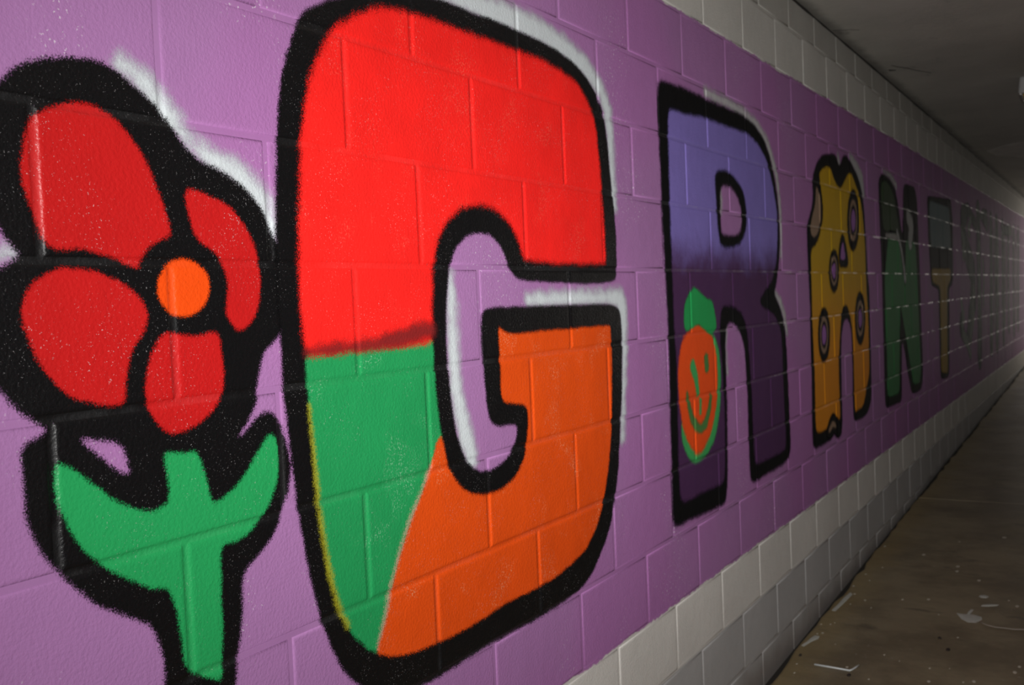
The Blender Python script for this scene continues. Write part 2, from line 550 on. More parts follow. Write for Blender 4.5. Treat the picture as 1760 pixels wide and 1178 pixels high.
# ------------------------------------------------------------------ paint layers
SHAPES = {
    'flower_black': [(-0.6684,1.8318),(-0.649,1.847),(-0.6247,1.869),(-0.6012,1.8798),(-0.5712,1.8898),(-0.5404,1.8947),(-0.5068,1.8955),(-0.488,1.8902),(-0.4682,1.8802),(-0.444,1.8672),(-0.4232,1.8532),(-0.3993,1.8318),(-0.3827,1.8154),(-0.3691,1.7958),(-0.3526,1.7848),(-0.3323,1.7738),(-0.293,1.7642),(-0.2654,1.7504),(-0.235,1.7289),(-0.2094,1.697),(-0.1912,1.6601),(-0.1734,1.6492),(-0.1578,1.6399),(-0.1551,1.5821),(-0.165,1.5389),(-0.184,1.5186),(-0.2065,1.4998),(-0.2347,1.4827),(-0.2448,1.4472),(-0.2519,1.4173),(-0.257,1.3975),(-0.2719,1.3789),(-0.2978,1.355),(-0.2831,1.3584),(-0.2701,1.3705),(-0.2544,1.3823),(-0.2414,1.3873),(-0.2222,1.387),(-0.2073,1.3767),(-0.1993,1.3595),(-0.1904,1.3344),(-0.1825,1.2947),(-0.1891,1.2591),(-0.2013,1.2383),(-0.2168,1.2061),(-0.2435,1.1779),(-0.2698,1.1625),(-0.2942,1.1482),(-0.3019,1.1246),(-0.3031,1.091),(-0.3091,1.0562),(-0.3201,1.0186),(-0.3267,0.9754),(-0.3312,0.9452),(-0.4003,0.9647),(-0.4532,0.9947),(-0.4554,1.0225),(-0.4565,1.0667),(-0.466,1.104),(-0.4892,1.1259),(-0.5258,1.1464),(-0.5614,1.1708),(-0.5937,1.2052),(-0.6102,1.2232),(-0.6282,1.2472),(-0.6423,1.275),(-0.6495,1.3097),(-0.6513,1.354),(-0.6515,1.387),(-0.643,1.3974),(-0.6146,1.4054),(-0.6204,1.4151),(-0.6379,1.4269),(-0.657,1.4437),(-0.6738,1.4641),(-0.6884,1.4896),(-0.6962,1.5254),(-0.6931,1.5743),(-0.6809,1.6058),(-0.6639,1.6165),(-0.6498,1.6246),(-0.6363,1.6306),(-0.6505,1.6483),(-0.6609,1.6622),(-0.6754,1.6906),(-0.6817,1.7287),(-0.678,1.785)],
    'flower_hole': [(-0.5709,1.3949),(-0.5363,1.3855),(-0.503,1.3752),(-0.4987,1.3545),(-0.4927,1.3316),(-0.5129,1.3391),(-0.5346,1.3577),(-0.5548,1.3756)],
    'petal1': [(-0.5998,1.8147),(-0.5753,1.8278),(-0.5365,1.8358),(-0.5083,1.8337),(-0.4834,1.8214),(-0.4585,1.7965),(-0.4371,1.7663),(-0.4197,1.7266),(-0.4087,1.694),(-0.4021,1.6692),(-0.4035,1.6641),(-0.4266,1.655),(-0.4473,1.6445),(-0.4582,1.628),(-0.4629,1.6157),(-0.4732,1.6205),(-0.4944,1.6283),(-0.5266,1.6387),(-0.5623,1.6418),(-0.5951,1.6395),(-0.6059,1.66),(-0.6163,1.6846),(-0.625,1.7081),(-0.6308,1.7396),(-0.6246,1.7743),(-0.6126,1.802)],
    'petal2': [(-0.3723,1.7343),(-0.3452,1.732),(-0.3132,1.7237),(-0.2859,1.713),(-0.2624,1.6899),(-0.2456,1.6668),(-0.2329,1.634),(-0.2304,1.5978),(-0.2337,1.5682),(-0.2472,1.538),(-0.2781,1.5164),(-0.2984,1.5345),(-0.3066,1.5517),(-0.2984,1.5855),(-0.3004,1.6061),(-0.3093,1.6301),(-0.3286,1.6483),(-0.3578,1.6613),(-0.3669,1.6876),(-0.3727,1.7129)],
    'petal3': [(-0.6368,1.576),(-0.6246,1.5949),(-0.6019,1.6104),(-0.5766,1.6173),(-0.5484,1.6167),(-0.5179,1.6083),(-0.4855,1.5939),(-0.4636,1.5775),(-0.4528,1.5626),(-0.4489,1.5477),(-0.4612,1.5261),(-0.4772,1.505),(-0.4871,1.4846),(-0.4924,1.4633),(-0.4953,1.4338),(-0.5051,1.4284),(-0.5296,1.4319),(-0.5602,1.4391),(-0.585,1.4532),(-0.6082,1.4779),(-0.6256,1.5059),(-0.6351,1.53),(-0.6413,1.555)],
    'petal4': [(-0.4201,1.5258),(-0.3923,1.5194),(-0.3601,1.516),(-0.3374,1.521),(-0.3216,1.5194),(-0.3181,1.4855),(-0.3146,1.4531),(-0.3199,1.4268),(-0.3385,1.4066),(-0.3656,1.3887),(-0.4064,1.3759),(-0.4309,1.3826),(-0.4498,1.4025),(-0.4594,1.4218),(-0.4613,1.4515),(-0.4568,1.475),(-0.4472,1.499),(-0.4351,1.5149)],
    'flower_centre': [(-0.3339,1.5886),(-0.3355,1.6021),(-0.342,1.6143),(-0.3526,1.6238),(-0.3663,1.6298),(-0.3815,1.6316),(-0.3967,1.6293),(-0.4104,1.6232),(-0.4215,1.6139),(-0.4289,1.6022),(-0.4321,1.5894),(-0.4307,1.5766),(-0.4248,1.5649),(-0.415,1.5554),(-0.4021,1.549),(-0.3873,1.5464),(-0.3719,1.548),(-0.3575,1.5537),(-0.3455,1.563),(-0.3374,1.5751)],
    'flower_leaf': [(-0.6043,1.3626),(-0.5976,1.3638),(-0.5839,1.3547),(-0.5577,1.3317),(-0.5263,1.3039),(-0.494,1.284),(-0.4645,1.274),(-0.4443,1.275),(-0.4303,1.2857),(-0.4313,1.3162),(-0.4362,1.3489),(-0.4349,1.3538),(-0.4206,1.3516),(-0.3957,1.3462),(-0.3761,1.3476),(-0.3678,1.3236),(-0.359,1.2897),(-0.3531,1.2622),(-0.3333,1.2673),(-0.2978,1.286),(-0.2666,1.3147),(-0.2447,1.3411),(-0.227,1.3556),(-0.2124,1.3422),(-0.2095,1.3095),(-0.2145,1.2751),(-0.2364,1.2413),(-0.2611,1.2154),(-0.2894,1.1994),(-0.3195,1.1971),(-0.3382,1.1969),(-0.3432,1.1748),(-0.3446,1.1216),(-0.346,1.0675),(-0.3522,0.9951),(-0.3557,0.9937),(-0.3829,1.0093),(-0.4212,1.0354),(-0.4229,1.0729),(-0.4267,1.1091),(-0.4331,1.1382),(-0.4458,1.1628),(-0.4621,1.1621),(-0.4896,1.1777),(-0.5223,1.1992),(-0.5543,1.2231),(-0.5804,1.2519),(-0.5968,1.2861),(-0.6077,1.3224),(-0.6093,1.3483)],
    'G_black': [(-0.1863,1.7293),(-0.1819,1.7721),(-0.1788,1.8168),(-0.1731,1.8599),(-0.1637,1.9171),(-0.1498,1.9622),(-0.1293,2.0024),(-0.1145,2.0353),(-0.0888,2.0594),(-0.0404,2.0843),(0.0229,2.1093),(0.1243,2.1355),(0.2256,2.155),(0.3112,2.1682),(0.3783,2.1682),(0.4333,2.1671),(0.515,2.1712),(0.6119,2.1684),(0.7136,2.1663),(0.805,2.159),(0.8894,2.1445),(0.9548,2.1191),(1.0119,2.08),(1.0463,2.0376),(1.0645,1.9627),(1.0719,1.8826),(1.0864,1.8008),(1.0944,1.7257),(1.0916,1.6088),(1.0683,1.5931),(0.9096,1.5877),(0.7997,1.5912),(0.6779,1.5945),(0.5917,1.5962),(0.5563,1.6055),(0.5325,1.6224),(0.5151,1.6534),(0.4928,1.6799),(0.4584,1.6966),(0.4193,1.7002),(0.3764,1.6961),(0.3402,1.6779),(0.3151,1.6544),(0.2981,1.6244),(0.2894,1.5912),(0.2784,1.5286),(0.2753,1.4625),(0.279,1.4029),(0.2819,1.361),(0.2891,1.3184),(0.3004,1.2749),(0.315,1.2426),(0.3345,1.2152),(0.364,1.1968),(0.395,1.1879),(0.4369,1.1874),(0.4812,1.1983),(0.5124,1.2157),(0.5289,1.2331),(0.5384,1.2556),(0.5347,1.2732),(0.4948,1.2756),(0.4608,1.2773),(0.433,1.2872),(0.4186,1.3118),(0.4111,1.3918),(0.4091,1.4545),(0.4094,1.5157),(0.4199,1.5329),(0.4482,1.5384),(0.5974,1.5372),(0.7951,1.5352),(1.0273,1.5327),(1.0843,1.5251),(1.1081,1.5022),(1.1082,1.4176),(1.0923,1.2784),(1.0716,1.1693),(1.058,1.0982),(1.0329,1.0203),(0.9941,0.9447),(0.9481,0.899),(0.8827,0.8461),(0.8223,0.8244),(0.7652,0.8148),(0.6844,0.8116),(0.5943,0.8084),(0.4504,0.813),(0.3272,0.8128),(0.2148,0.8079),(0.1595,0.8071),(0.0966,0.8169),(0.0194,0.8401),(-0.0207,0.8609),(-0.0481,0.8812),(-0.0714,0.906),(-0.1004,0.9477),(-0.1232,1.0016),(-0.1362,1.0436),(-0.1506,1.1012),(-0.1616,1.1631),(-0.1708,1.2091),(-0.1766,1.2618),(-0.1824,1.314),(-0.1877,1.3724),(-0.1914,1.414),(-0.1914,1.4713),(-0.1931,1.5218),(-0.1927,1.6015),(-0.19,1.6772)],
    'G_red': [(0.0083,2.0608),(0.0549,2.0855),(0.1031,2.1059),(0.1472,2.1137),(0.246,2.1211),(0.3511,2.1204),(0.4685,2.1213),(0.5979,2.1222),(0.7211,2.1211),(0.813,2.1123),(0.898,2.0964),(0.9498,2.0602),(0.9837,2.029),(1.0021,1.9663),(1.0162,1.8501),(1.0229,1.726),(1.023,1.6458),(1.0085,1.6395),(0.9141,1.6399),(0.7529,1.638),(0.6061,1.6444),(0.5911,1.6535),(0.5805,1.6824),(0.5573,1.7119),(0.5148,1.7425),(0.4656,1.7576),(0.4081,1.7591),(0.3545,1.751),(0.3061,1.728),(0.275,1.6971),(0.2528,1.6695),(0.2385,1.6123),(0.2319,1.551),(0.227,1.4874),(0.2259,1.4736),(0.1296,1.4723),(0.0394,1.4734),(-0.0729,1.4711),(-0.134,1.4702),(-0.1398,1.5254),(-0.1418,1.5761),(-0.1396,1.6451),(-0.1338,1.7259),(-0.1249,1.812),(-0.1129,1.8815),(-0.0897,1.9476),(-0.0615,1.9972),(-0.032,2.035)],
    'G_green': [(0.227,1.4874),(0.2312,1.4651),(0.2294,1.4153),(0.234,1.346),(0.2423,1.297),(0.2465,1.2728),(0.227,1.2288),(0.2019,1.2097),(0.1802,1.1789),(0.1427,1.1338),(0.1075,1.0819),(0.0847,1.0407),(0.0699,1.0092),(0.0489,0.9613),(0.0217,0.9175),(0.0101,0.9191),(-0.0153,0.9337),(-0.0394,0.9572),(-0.0652,0.9912),(-0.0787,1.0169),(-0.0924,1.0577),(-0.1043,1.0995),(-0.1138,1.1522),(-0.1206,1.1988),(-0.1255,1.2706),(-0.1296,1.3338),(-0.1329,1.3865),(-0.1363,1.438),(-0.1347,1.4801),(-0.0723,1.4792),(0.0401,1.4819),(0.1305,1.4845)],
    'G_orange': [(0.4781,1.4954),(0.4896,1.4871),(0.5283,1.4762),(0.638,1.4763),(0.7901,1.4764),(1.0259,1.4753),(1.0398,1.4716),(1.0403,1.395),(1.0307,1.2847),(1.0178,1.1767),(0.9928,1.0931),(0.9583,1.0172),(0.9159,0.9614),(0.8526,0.9166),(0.7753,0.8982),(0.6905,0.885),(0.5707,0.8819),(0.4562,0.8855),(0.3706,0.878),(0.2779,0.8749),(0.206,0.8769),(0.1109,0.8842),(0.0494,0.8987),(0.0165,0.9149),(0.0104,0.9233),(0.0371,0.9649),(0.0579,1.0125),(0.0725,1.0438),(0.0951,1.0848),(0.1299,1.1364),(0.167,1.1813),(0.1906,1.215),(0.2055,1.2311),(0.2218,1.2647),(0.2417,1.29),(0.2516,1.2603),(0.2664,1.2129),(0.293,1.1784),(0.3382,1.1507),(0.391,1.1372),(0.4568,1.1364),(0.5199,1.1527),(0.5642,1.1919),(0.5809,1.2365),(0.5905,1.2891),(0.5816,1.309),(0.5586,1.3155),(0.4769,1.3282),(0.4767,1.3862),(0.4767,1.4775)],
    'R_black': [(1.4279,2.1882),(1.4641,2.1959),(1.6333,2.202),(1.7754,2.1963),(1.8842,2.1954),(2.0291,2.1947),(2.2045,2.1944),(2.3445,2.1766),(2.4477,2.1387),(2.5164,2.0857),(2.5697,2.0111),(2.6017,1.9446),(2.6222,1.8392),(2.6205,1.7484),(2.5939,1.6479),(2.5551,1.5784),(2.5202,1.542),(2.5705,1.502),(2.6216,1.4587),(2.6555,1.3962),(2.6699,1.3007),(2.6739,1.1839),(2.6813,1.0208),(2.6861,0.9099),(2.6562,0.8665),(2.565,0.8549),(2.3577,0.8523),(2.2013,0.8462),(2.1561,0.867),(2.156,0.9974),(2.1602,1.1695),(2.1485,1.3149),(2.1393,1.3535),(2.1115,1.3991),(2.0701,1.4301),(2.0217,1.4445),(1.9731,1.4443),(1.9466,1.4172),(1.9387,1.3372),(1.9365,1.1944),(1.9263,1.0301),(1.9129,0.8949),(1.8887,0.8289),(1.7526,0.834),(1.5402,0.8415),(1.4354,0.8437),(1.4195,0.872),(1.4273,1.0055),(1.4268,1.149),(1.4355,1.2929),(1.4378,1.4671),(1.4322,1.6022),(1.4264,1.7347),(1.4208,1.8681),(1.4186,1.9888),(1.4175,2.1212)],
    'R_counter': [(1.9368,1.9165),(2.0208,1.927),(2.0807,1.9132),(2.1281,1.8834),(2.1566,1.8476),(2.1593,1.81),(2.1425,1.7715),(2.0959,1.7511),(1.9554,1.7482),(1.9331,1.7593),(1.9341,1.8289)],
    'R_fill': [(1.4977,2.1189),(1.6255,2.1189),(1.8228,2.1307),(2.0407,2.1295),(2.2512,2.1327),(2.3728,2.1102),(2.4624,2.0689),(2.5097,2.0217),(2.5558,1.9527),(2.5933,1.8655),(2.5919,1.7776),(2.5636,1.6591),(2.5023,1.5901),(2.3859,1.5438),(2.3406,1.5224),(2.3518,1.4935),(2.4894,1.4673),(2.5629,1.4304),(2.5979,1.3871),(2.6064,1.3165),(2.61,1.1237),(2.6219,0.9311),(2.5948,0.9067),(2.3929,0.9073),(2.2146,0.9089),(2.2083,1.0483),(2.206,1.2251),(2.1893,1.3249),(2.1782,1.4129),(2.1318,1.4717),(2.0459,1.5011),(1.9319,1.508),(1.9008,1.4889),(1.8864,1.4002),(1.9004,1.3058),(1.9076,1.1412),(1.8976,0.98),(1.8843,0.904),(1.6735,0.9068),(1.4881,0.9049),(1.4777,0.997),(1.4864,1.1413),(1.495,1.3361),(1.4836,1.4653),(1.4864,1.6466),(1.4851,1.7829),(1.4842,1.8728),(1.4907,2.0424)],
    'R_counter_black': [(1.8836,1.9574),(1.9484,1.975),(2.0258,1.978),(2.1469,1.9431),(2.201,1.8988),(2.2194,1.8192),(2.1938,1.7629),(2.1244,1.7187),(2.011,1.7055),(1.9222,1.7073),(1.9039,1.7562),(1.8944,1.8346)],
    'fruit_body': [(1.6739,1.4579),(1.7404,1.4401),(1.8083,1.41),(1.8378,1.3693),(1.8494,1.3136),(1.8468,1.2291),(1.8167,1.1517),(1.76,1.0809),(1.6918,1.0426),(1.6438,1.0328),(1.6002,1.0561),(1.541,1.1105),(1.5088,1.1782),(1.4976,1.2623),(1.5044,1.3354),(1.5289,1.395),(1.5854,1.4284)],
    'fruit_rim': [(1.7153,1.4544),(1.8203,1.4191),(1.8717,1.3673),(1.8863,1.281),(1.8729,1.2028),(1.8482,1.1263),(1.7965,1.0584),(1.716,1.0179),(1.6311,1.0066),(1.5585,1.0366),(1.5195,1.088),(1.51,1.1401),(1.5461,1.2176),(1.5986,1.3044),(1.6322,1.3946)],
    'fruit_leaf': [(1.6593,1.5742),(1.7143,1.5548),(1.7654,1.5331),(1.825,1.5261),(1.8482,1.4767),(1.8551,1.4313),(1.8083,1.41),(1.7399,1.4344),(1.6737,1.4561),(1.6211,1.4378),(1.5713,1.4346),(1.565,1.4713),(1.5748,1.5238),(1.6221,1.5542)],
    'A_black': [(3.0369,1.8294),(3.0899,1.8777),(3.1509,1.9455),(3.1464,2.0355),(3.1921,2.0911),(3.2681,2.1402),(3.3652,2.1727),(3.5419,2.1924),(3.5984,2.1899),(3.6399,2.1491),(3.6755,2.1525),(3.7288,2.2004),(3.7786,2.2112),(3.84,2.2088),(3.9495,2.1696),(4.0625,2.1226),(4.1363,2.0584),(4.1811,1.9721),(4.2021,1.8026),(4.222,1.6222),(4.2537,1.5311),(4.2543,1.3074),(4.2399,1.0809),(4.2384,0.9545),(4.1734,0.9017),(4.0842,0.8715),(3.8156,0.8707),(3.799,0.9436),(3.816,1.1866),(3.8094,1.3399),(3.7416,1.398),(3.6684,1.3977),(3.6017,1.3379),(3.5809,1.2032),(3.5734,1.0028),(3.5682,0.8616),(3.4722,0.8351),(3.4289,0.8522),(3.3978,0.8729),(3.3399,0.8479),(3.1504,0.8453),(3.0364,0.8463),(3.0192,0.9079),(3.0402,1.1799),(3.0486,1.4251),(3.0357,1.6494),(3.0298,1.7659)],
    'A_fill': [(3.2717,2.0826),(3.3582,2.1117),(3.4452,2.1225),(3.4883,2.1156),(3.5284,2.0778),(3.604,2.0422),(3.6737,2.039),(3.7372,2.0696),(3.8296,2.1235),(3.9065,2.1331),(3.9728,2.0943),(4.0905,2.0216),(4.1355,1.9418),(4.1737,1.8017),(4.182,1.5319),(4.2062,1.3847),(4.1967,1.0845),(4.117,1.0197),(4.0358,0.9293),(3.9136,0.9247),(3.8348,0.9218),(3.8414,1.1848),(3.8249,1.3627),(3.7606,1.4526),(3.6895,1.4728),(3.627,1.4504),(3.5824,1.3726),(3.5278,1.2069),(3.5274,0.912),(3.4723,0.9327),(3.398,0.9692),(3.3301,0.9499),(3.2715,0.9059),(3.0779,0.9103),(3.0884,1.1759),(3.0774,1.4241),(3.0835,1.6498),(3.0825,1.7266),(3.1936,1.7527),(3.2845,1.8349),(3.3242,1.9087),(3.302,1.9872),(3.2778,2.0462)],
    'A_patch': [(3.2036,2.0167),(3.2617,1.9949),(3.2839,1.9197),(3.2535,1.8336),(3.1877,1.7891),(3.1175,1.7789),(3.0827,1.8135),(3.1067,1.8555),(3.1725,1.9184),(3.1973,1.9616)],
    'N_black': [(4.5601,2.1481),(4.6453,2.1914),(4.7282,2.202),(4.9126,2.1871),(5.0659,2.1365),(5.161,2.0222),(5.2196,1.8995),(5.2726,1.8653),(5.3111,2.1401),(5.3579,2.1948),(5.731,2.2012),(5.8065,2.1176),(5.8198,1.9041),(5.847,1.6306),(5.8564,1.2325),(5.8847,0.9571),(5.8001,0.8537),(5.5986,0.846),(5.4301,0.855),(5.3087,1.0038),(5.2288,1.138),(5.1443,1.2226),(5.0921,0.8491),(5.0535,0.8425),(4.6147,0.8523),(4.5875,0.8954),(4.5947,1.195),(4.5957,1.6927)],
    'N_fill': [(4.8167,1.8594),(5.0661,1.8721),(5.15,1.8073),(5.2252,1.6648),(5.3021,1.519),(5.3436,1.8127),(5.3878,1.8435),(5.6999,1.8381),(5.7352,1.6302),(5.7663,1.2367),(5.7995,1.0034),(5.7388,0.8986),(5.5002,0.9049),(5.3967,1.0527),(5.2636,1.2456),(5.1191,1.4496),(5.0611,1.1664),(5.024,0.899),(4.672,0.9068),(4.6764,1.19),(4.6639,1.5933)],
    'N_top': [(4.6212,2.1299),(4.7241,2.1715),(4.8903,2.151),(5.0225,2.0843),(5.1135,1.9485),(5.1609,1.8864),(4.801,1.869),(4.6683,1.874),(4.6352,1.992)],
    'N_band': [(4.7157,1.8591),(5.0473,1.8679),(5.1361,1.8426),(5.0972,1.8307),(4.7293,1.836)],
    'T_black': [(6.2114,2.1765),(7.3615,2.2277),(7.4293,2.0587),(7.3908,1.6356),(7.3438,1.5468),(7.1501,1.5159),(7.1327,1.2233),(7.0729,0.8609),(6.9762,0.828),(6.6312,0.8445),(6.6119,1.0717),(6.6273,1.5166),(6.2899,1.5491),(6.2649,1.7146),(6.2215,1.9193)],
    'T_blue': [(6.307,2.1542),(7.2556,2.1563),(7.2932,2.006),(7.2955,1.8302),(6.3315,1.8195),(6.303,1.9637)],
    'T_yellow': [(6.3332,1.6655),(7.2693,1.6723),(7.254,1.5797),(7.061,1.5304),(7.0116,1.2283),(6.9813,0.8592),(6.667,0.8938),(6.6945,1.2414),(6.713,1.5332),(6.344,1.5696)],
    'A_spot1_black': [(4.0552,1.9012),(4.0322,1.8293),(3.9861,1.7712),(3.9268,1.7386),(3.8665,1.7372),(3.8169,1.7666),(3.7871,1.8203),(3.7825,1.888),(3.8037,1.9571),(3.8471,2.0147),(3.9047,2.0494),(3.9657,2.0539),(4.0178,2.0264),(4.05,1.9718)],
    'A_spot1_ring': [(4.0099,1.899),(3.9944,1.8504),(3.9634,1.811),(3.9233,1.7885),(3.8822,1.7873),(3.8482,1.8071),(3.8277,1.8437),(3.8245,1.8901),(3.8391,1.9373),(3.8689,1.9765),(3.9082,1.9999),(3.9496,2.0026),(3.9848,1.9837),(4.0064,1.9467)],
    'A_spot1_centre': [(3.9652,1.8968),(3.9571,1.8713),(3.9409,1.8504),(3.9197,1.8384),(3.8979,1.8376),(3.8798,1.8479),(3.8688,1.8674),(3.8671,1.8921),(3.8749,1.9173),(3.8908,1.9381),(3.9118,1.9503),(3.9336,1.9516),(3.9521,1.9415),(3.9634,1.9219)],
    'A_spot2_black': [(3.5903,1.6345),(3.5744,1.5882),(3.5413,1.5513),(3.4979,1.5314),(3.4531,1.532),(3.4157,1.5525),(3.3926,1.5887),(3.3882,1.6335),(3.4031,1.6784),(3.4347,1.7149),(3.477,1.736),(3.5221,1.7371),(3.561,1.7175),(3.5854,1.6808)],
    'A_spot2_ring': [(3.557,1.6343),(3.5463,1.603),(3.5239,1.578),(3.4945,1.5643),(3.464,1.5645),(3.4384,1.5784),(3.4226,1.603),(3.4196,1.6336),(3.4298,1.6643),(3.4514,1.6892),(3.4803,1.7034),(3.511,1.7039),(3.5372,1.6905),(3.5537,1.6657)],
    'A_spot2_centre': [(3.524,1.6342),(3.5184,1.6176),(3.5067,1.6044),(3.4912,1.5971),(3.475,1.5971),(3.4614,1.6044),(3.4529,1.6175),(3.4513,1.6338),(3.4568,1.6501),(3.4683,1.6633),(3.4837,1.6708),(3.4999,1.671),(3.5137,1.6638),(3.5223,1.6507)],
    'A_spot4_black': [(3.3805,1.3346),(3.3627,1.2789),(3.3263,1.2359),(3.2791,1.2143),(3.2307,1.2178),(3.1907,1.2451),(3.1664,1.2906),(3.1622,1.3453),(3.1788,1.3991),(3.2132,1.4418),(3.2592,1.465),(3.308,1.4638),(3.3498,1.4376),(3.3758,1.3914)],
    'A_spot4_ring': [(3.3443,1.3363),(3.3324,1.2987),(3.3079,1.2695),(3.2759,1.2546),(3.243,1.2568),(3.2156,1.2752),(3.1988,1.3062),(3.1959,1.3437),(3.2074,1.3804),(3.231,1.4095),(3.2624,1.4251),(3.2955,1.424),(3.3237,1.4061),(3.3412,1.3748)],
    'A_spot4_centre': [(3.3087,1.3381),(3.3024,1.3183),(3.2896,1.3028),(3.2727,1.2949),(3.2552,1.2959),(3.2406,1.3056),(3.2317,1.322),(3.2301,1.342),(3.2362,1.3615),(3.2488,1.377),(3.2655,1.3851),(3.283,1.3844),(3.2979,1.3749),(3.3071,1.3583)],
    'A_spot5_black': [(4.1352,1.3857),(4.1148,1.3235),(4.074,1.2751),(4.0214,1.2503),(3.9678,1.2534),(3.9236,1.2832),(3.8971,1.3333),(3.893,1.3942),(3.912,1.4543),(3.9508,1.5024),(4.0021,1.5289),(4.0562,1.5283),(4.1023,1.4998),(4.1307,1.4488)],
    'A_spot5_ring': [(4.0951,1.3871),(4.0814,1.345),(4.0539,1.3122),(4.0183,1.2951),(3.9818,1.2969),(3.9515,1.317),(3.9333,1.3512),(3.9305,1.3928),(3.9436,1.434),(3.9701,1.4667),(4.0051,1.4846),(4.0419,1.4838),(4.073,1.4643),(4.0921,1.4298)],
    'A_spot5_centre': [(4.0556,1.3885),(4.0484,1.3663),(4.034,1.3489),(4.0152,1.3398),(3.9958,1.3406),(3.9797,1.3512),(3.97,1.3693),(3.9684,1.3915),(3.9754,1.4134),(3.9896,1.4307),(4.0082,1.4401),(4.0277,1.4396),(4.044,1.4292),(4.054,1.4109)],
    'A_spot3_black': [(3.6836,1.8234),(3.739,1.7823),(3.7795,1.711),(3.7849,1.653),(3.675,1.6521),(3.5698,1.6568),(3.5907,1.7357),(3.6326,1.7933)],
    'A_spot3_centre': [(3.6791,1.7862),(3.7094,1.7384),(3.7282,1.6928),(3.6556,1.6889),(3.6207,1.694),(3.6383,1.7425)],
    'A_notch_black': [(3.398,0.9692),(3.4723,0.9327),(3.5375,0.8995),(3.5549,0.8492),(3.4718,0.8324),(3.3975,0.8702),(3.3289,0.8467),(3.2568,0.8702),(3.2715,0.9059),(3.3301,0.9499)],
    'A_notch_centre': [(3.3939,0.9339),(3.4458,0.8999),(3.4331,0.8876),(3.3795,0.9055),(3.322,0.8803),(3.2912,0.8925),(3.3373,0.9191)],
}
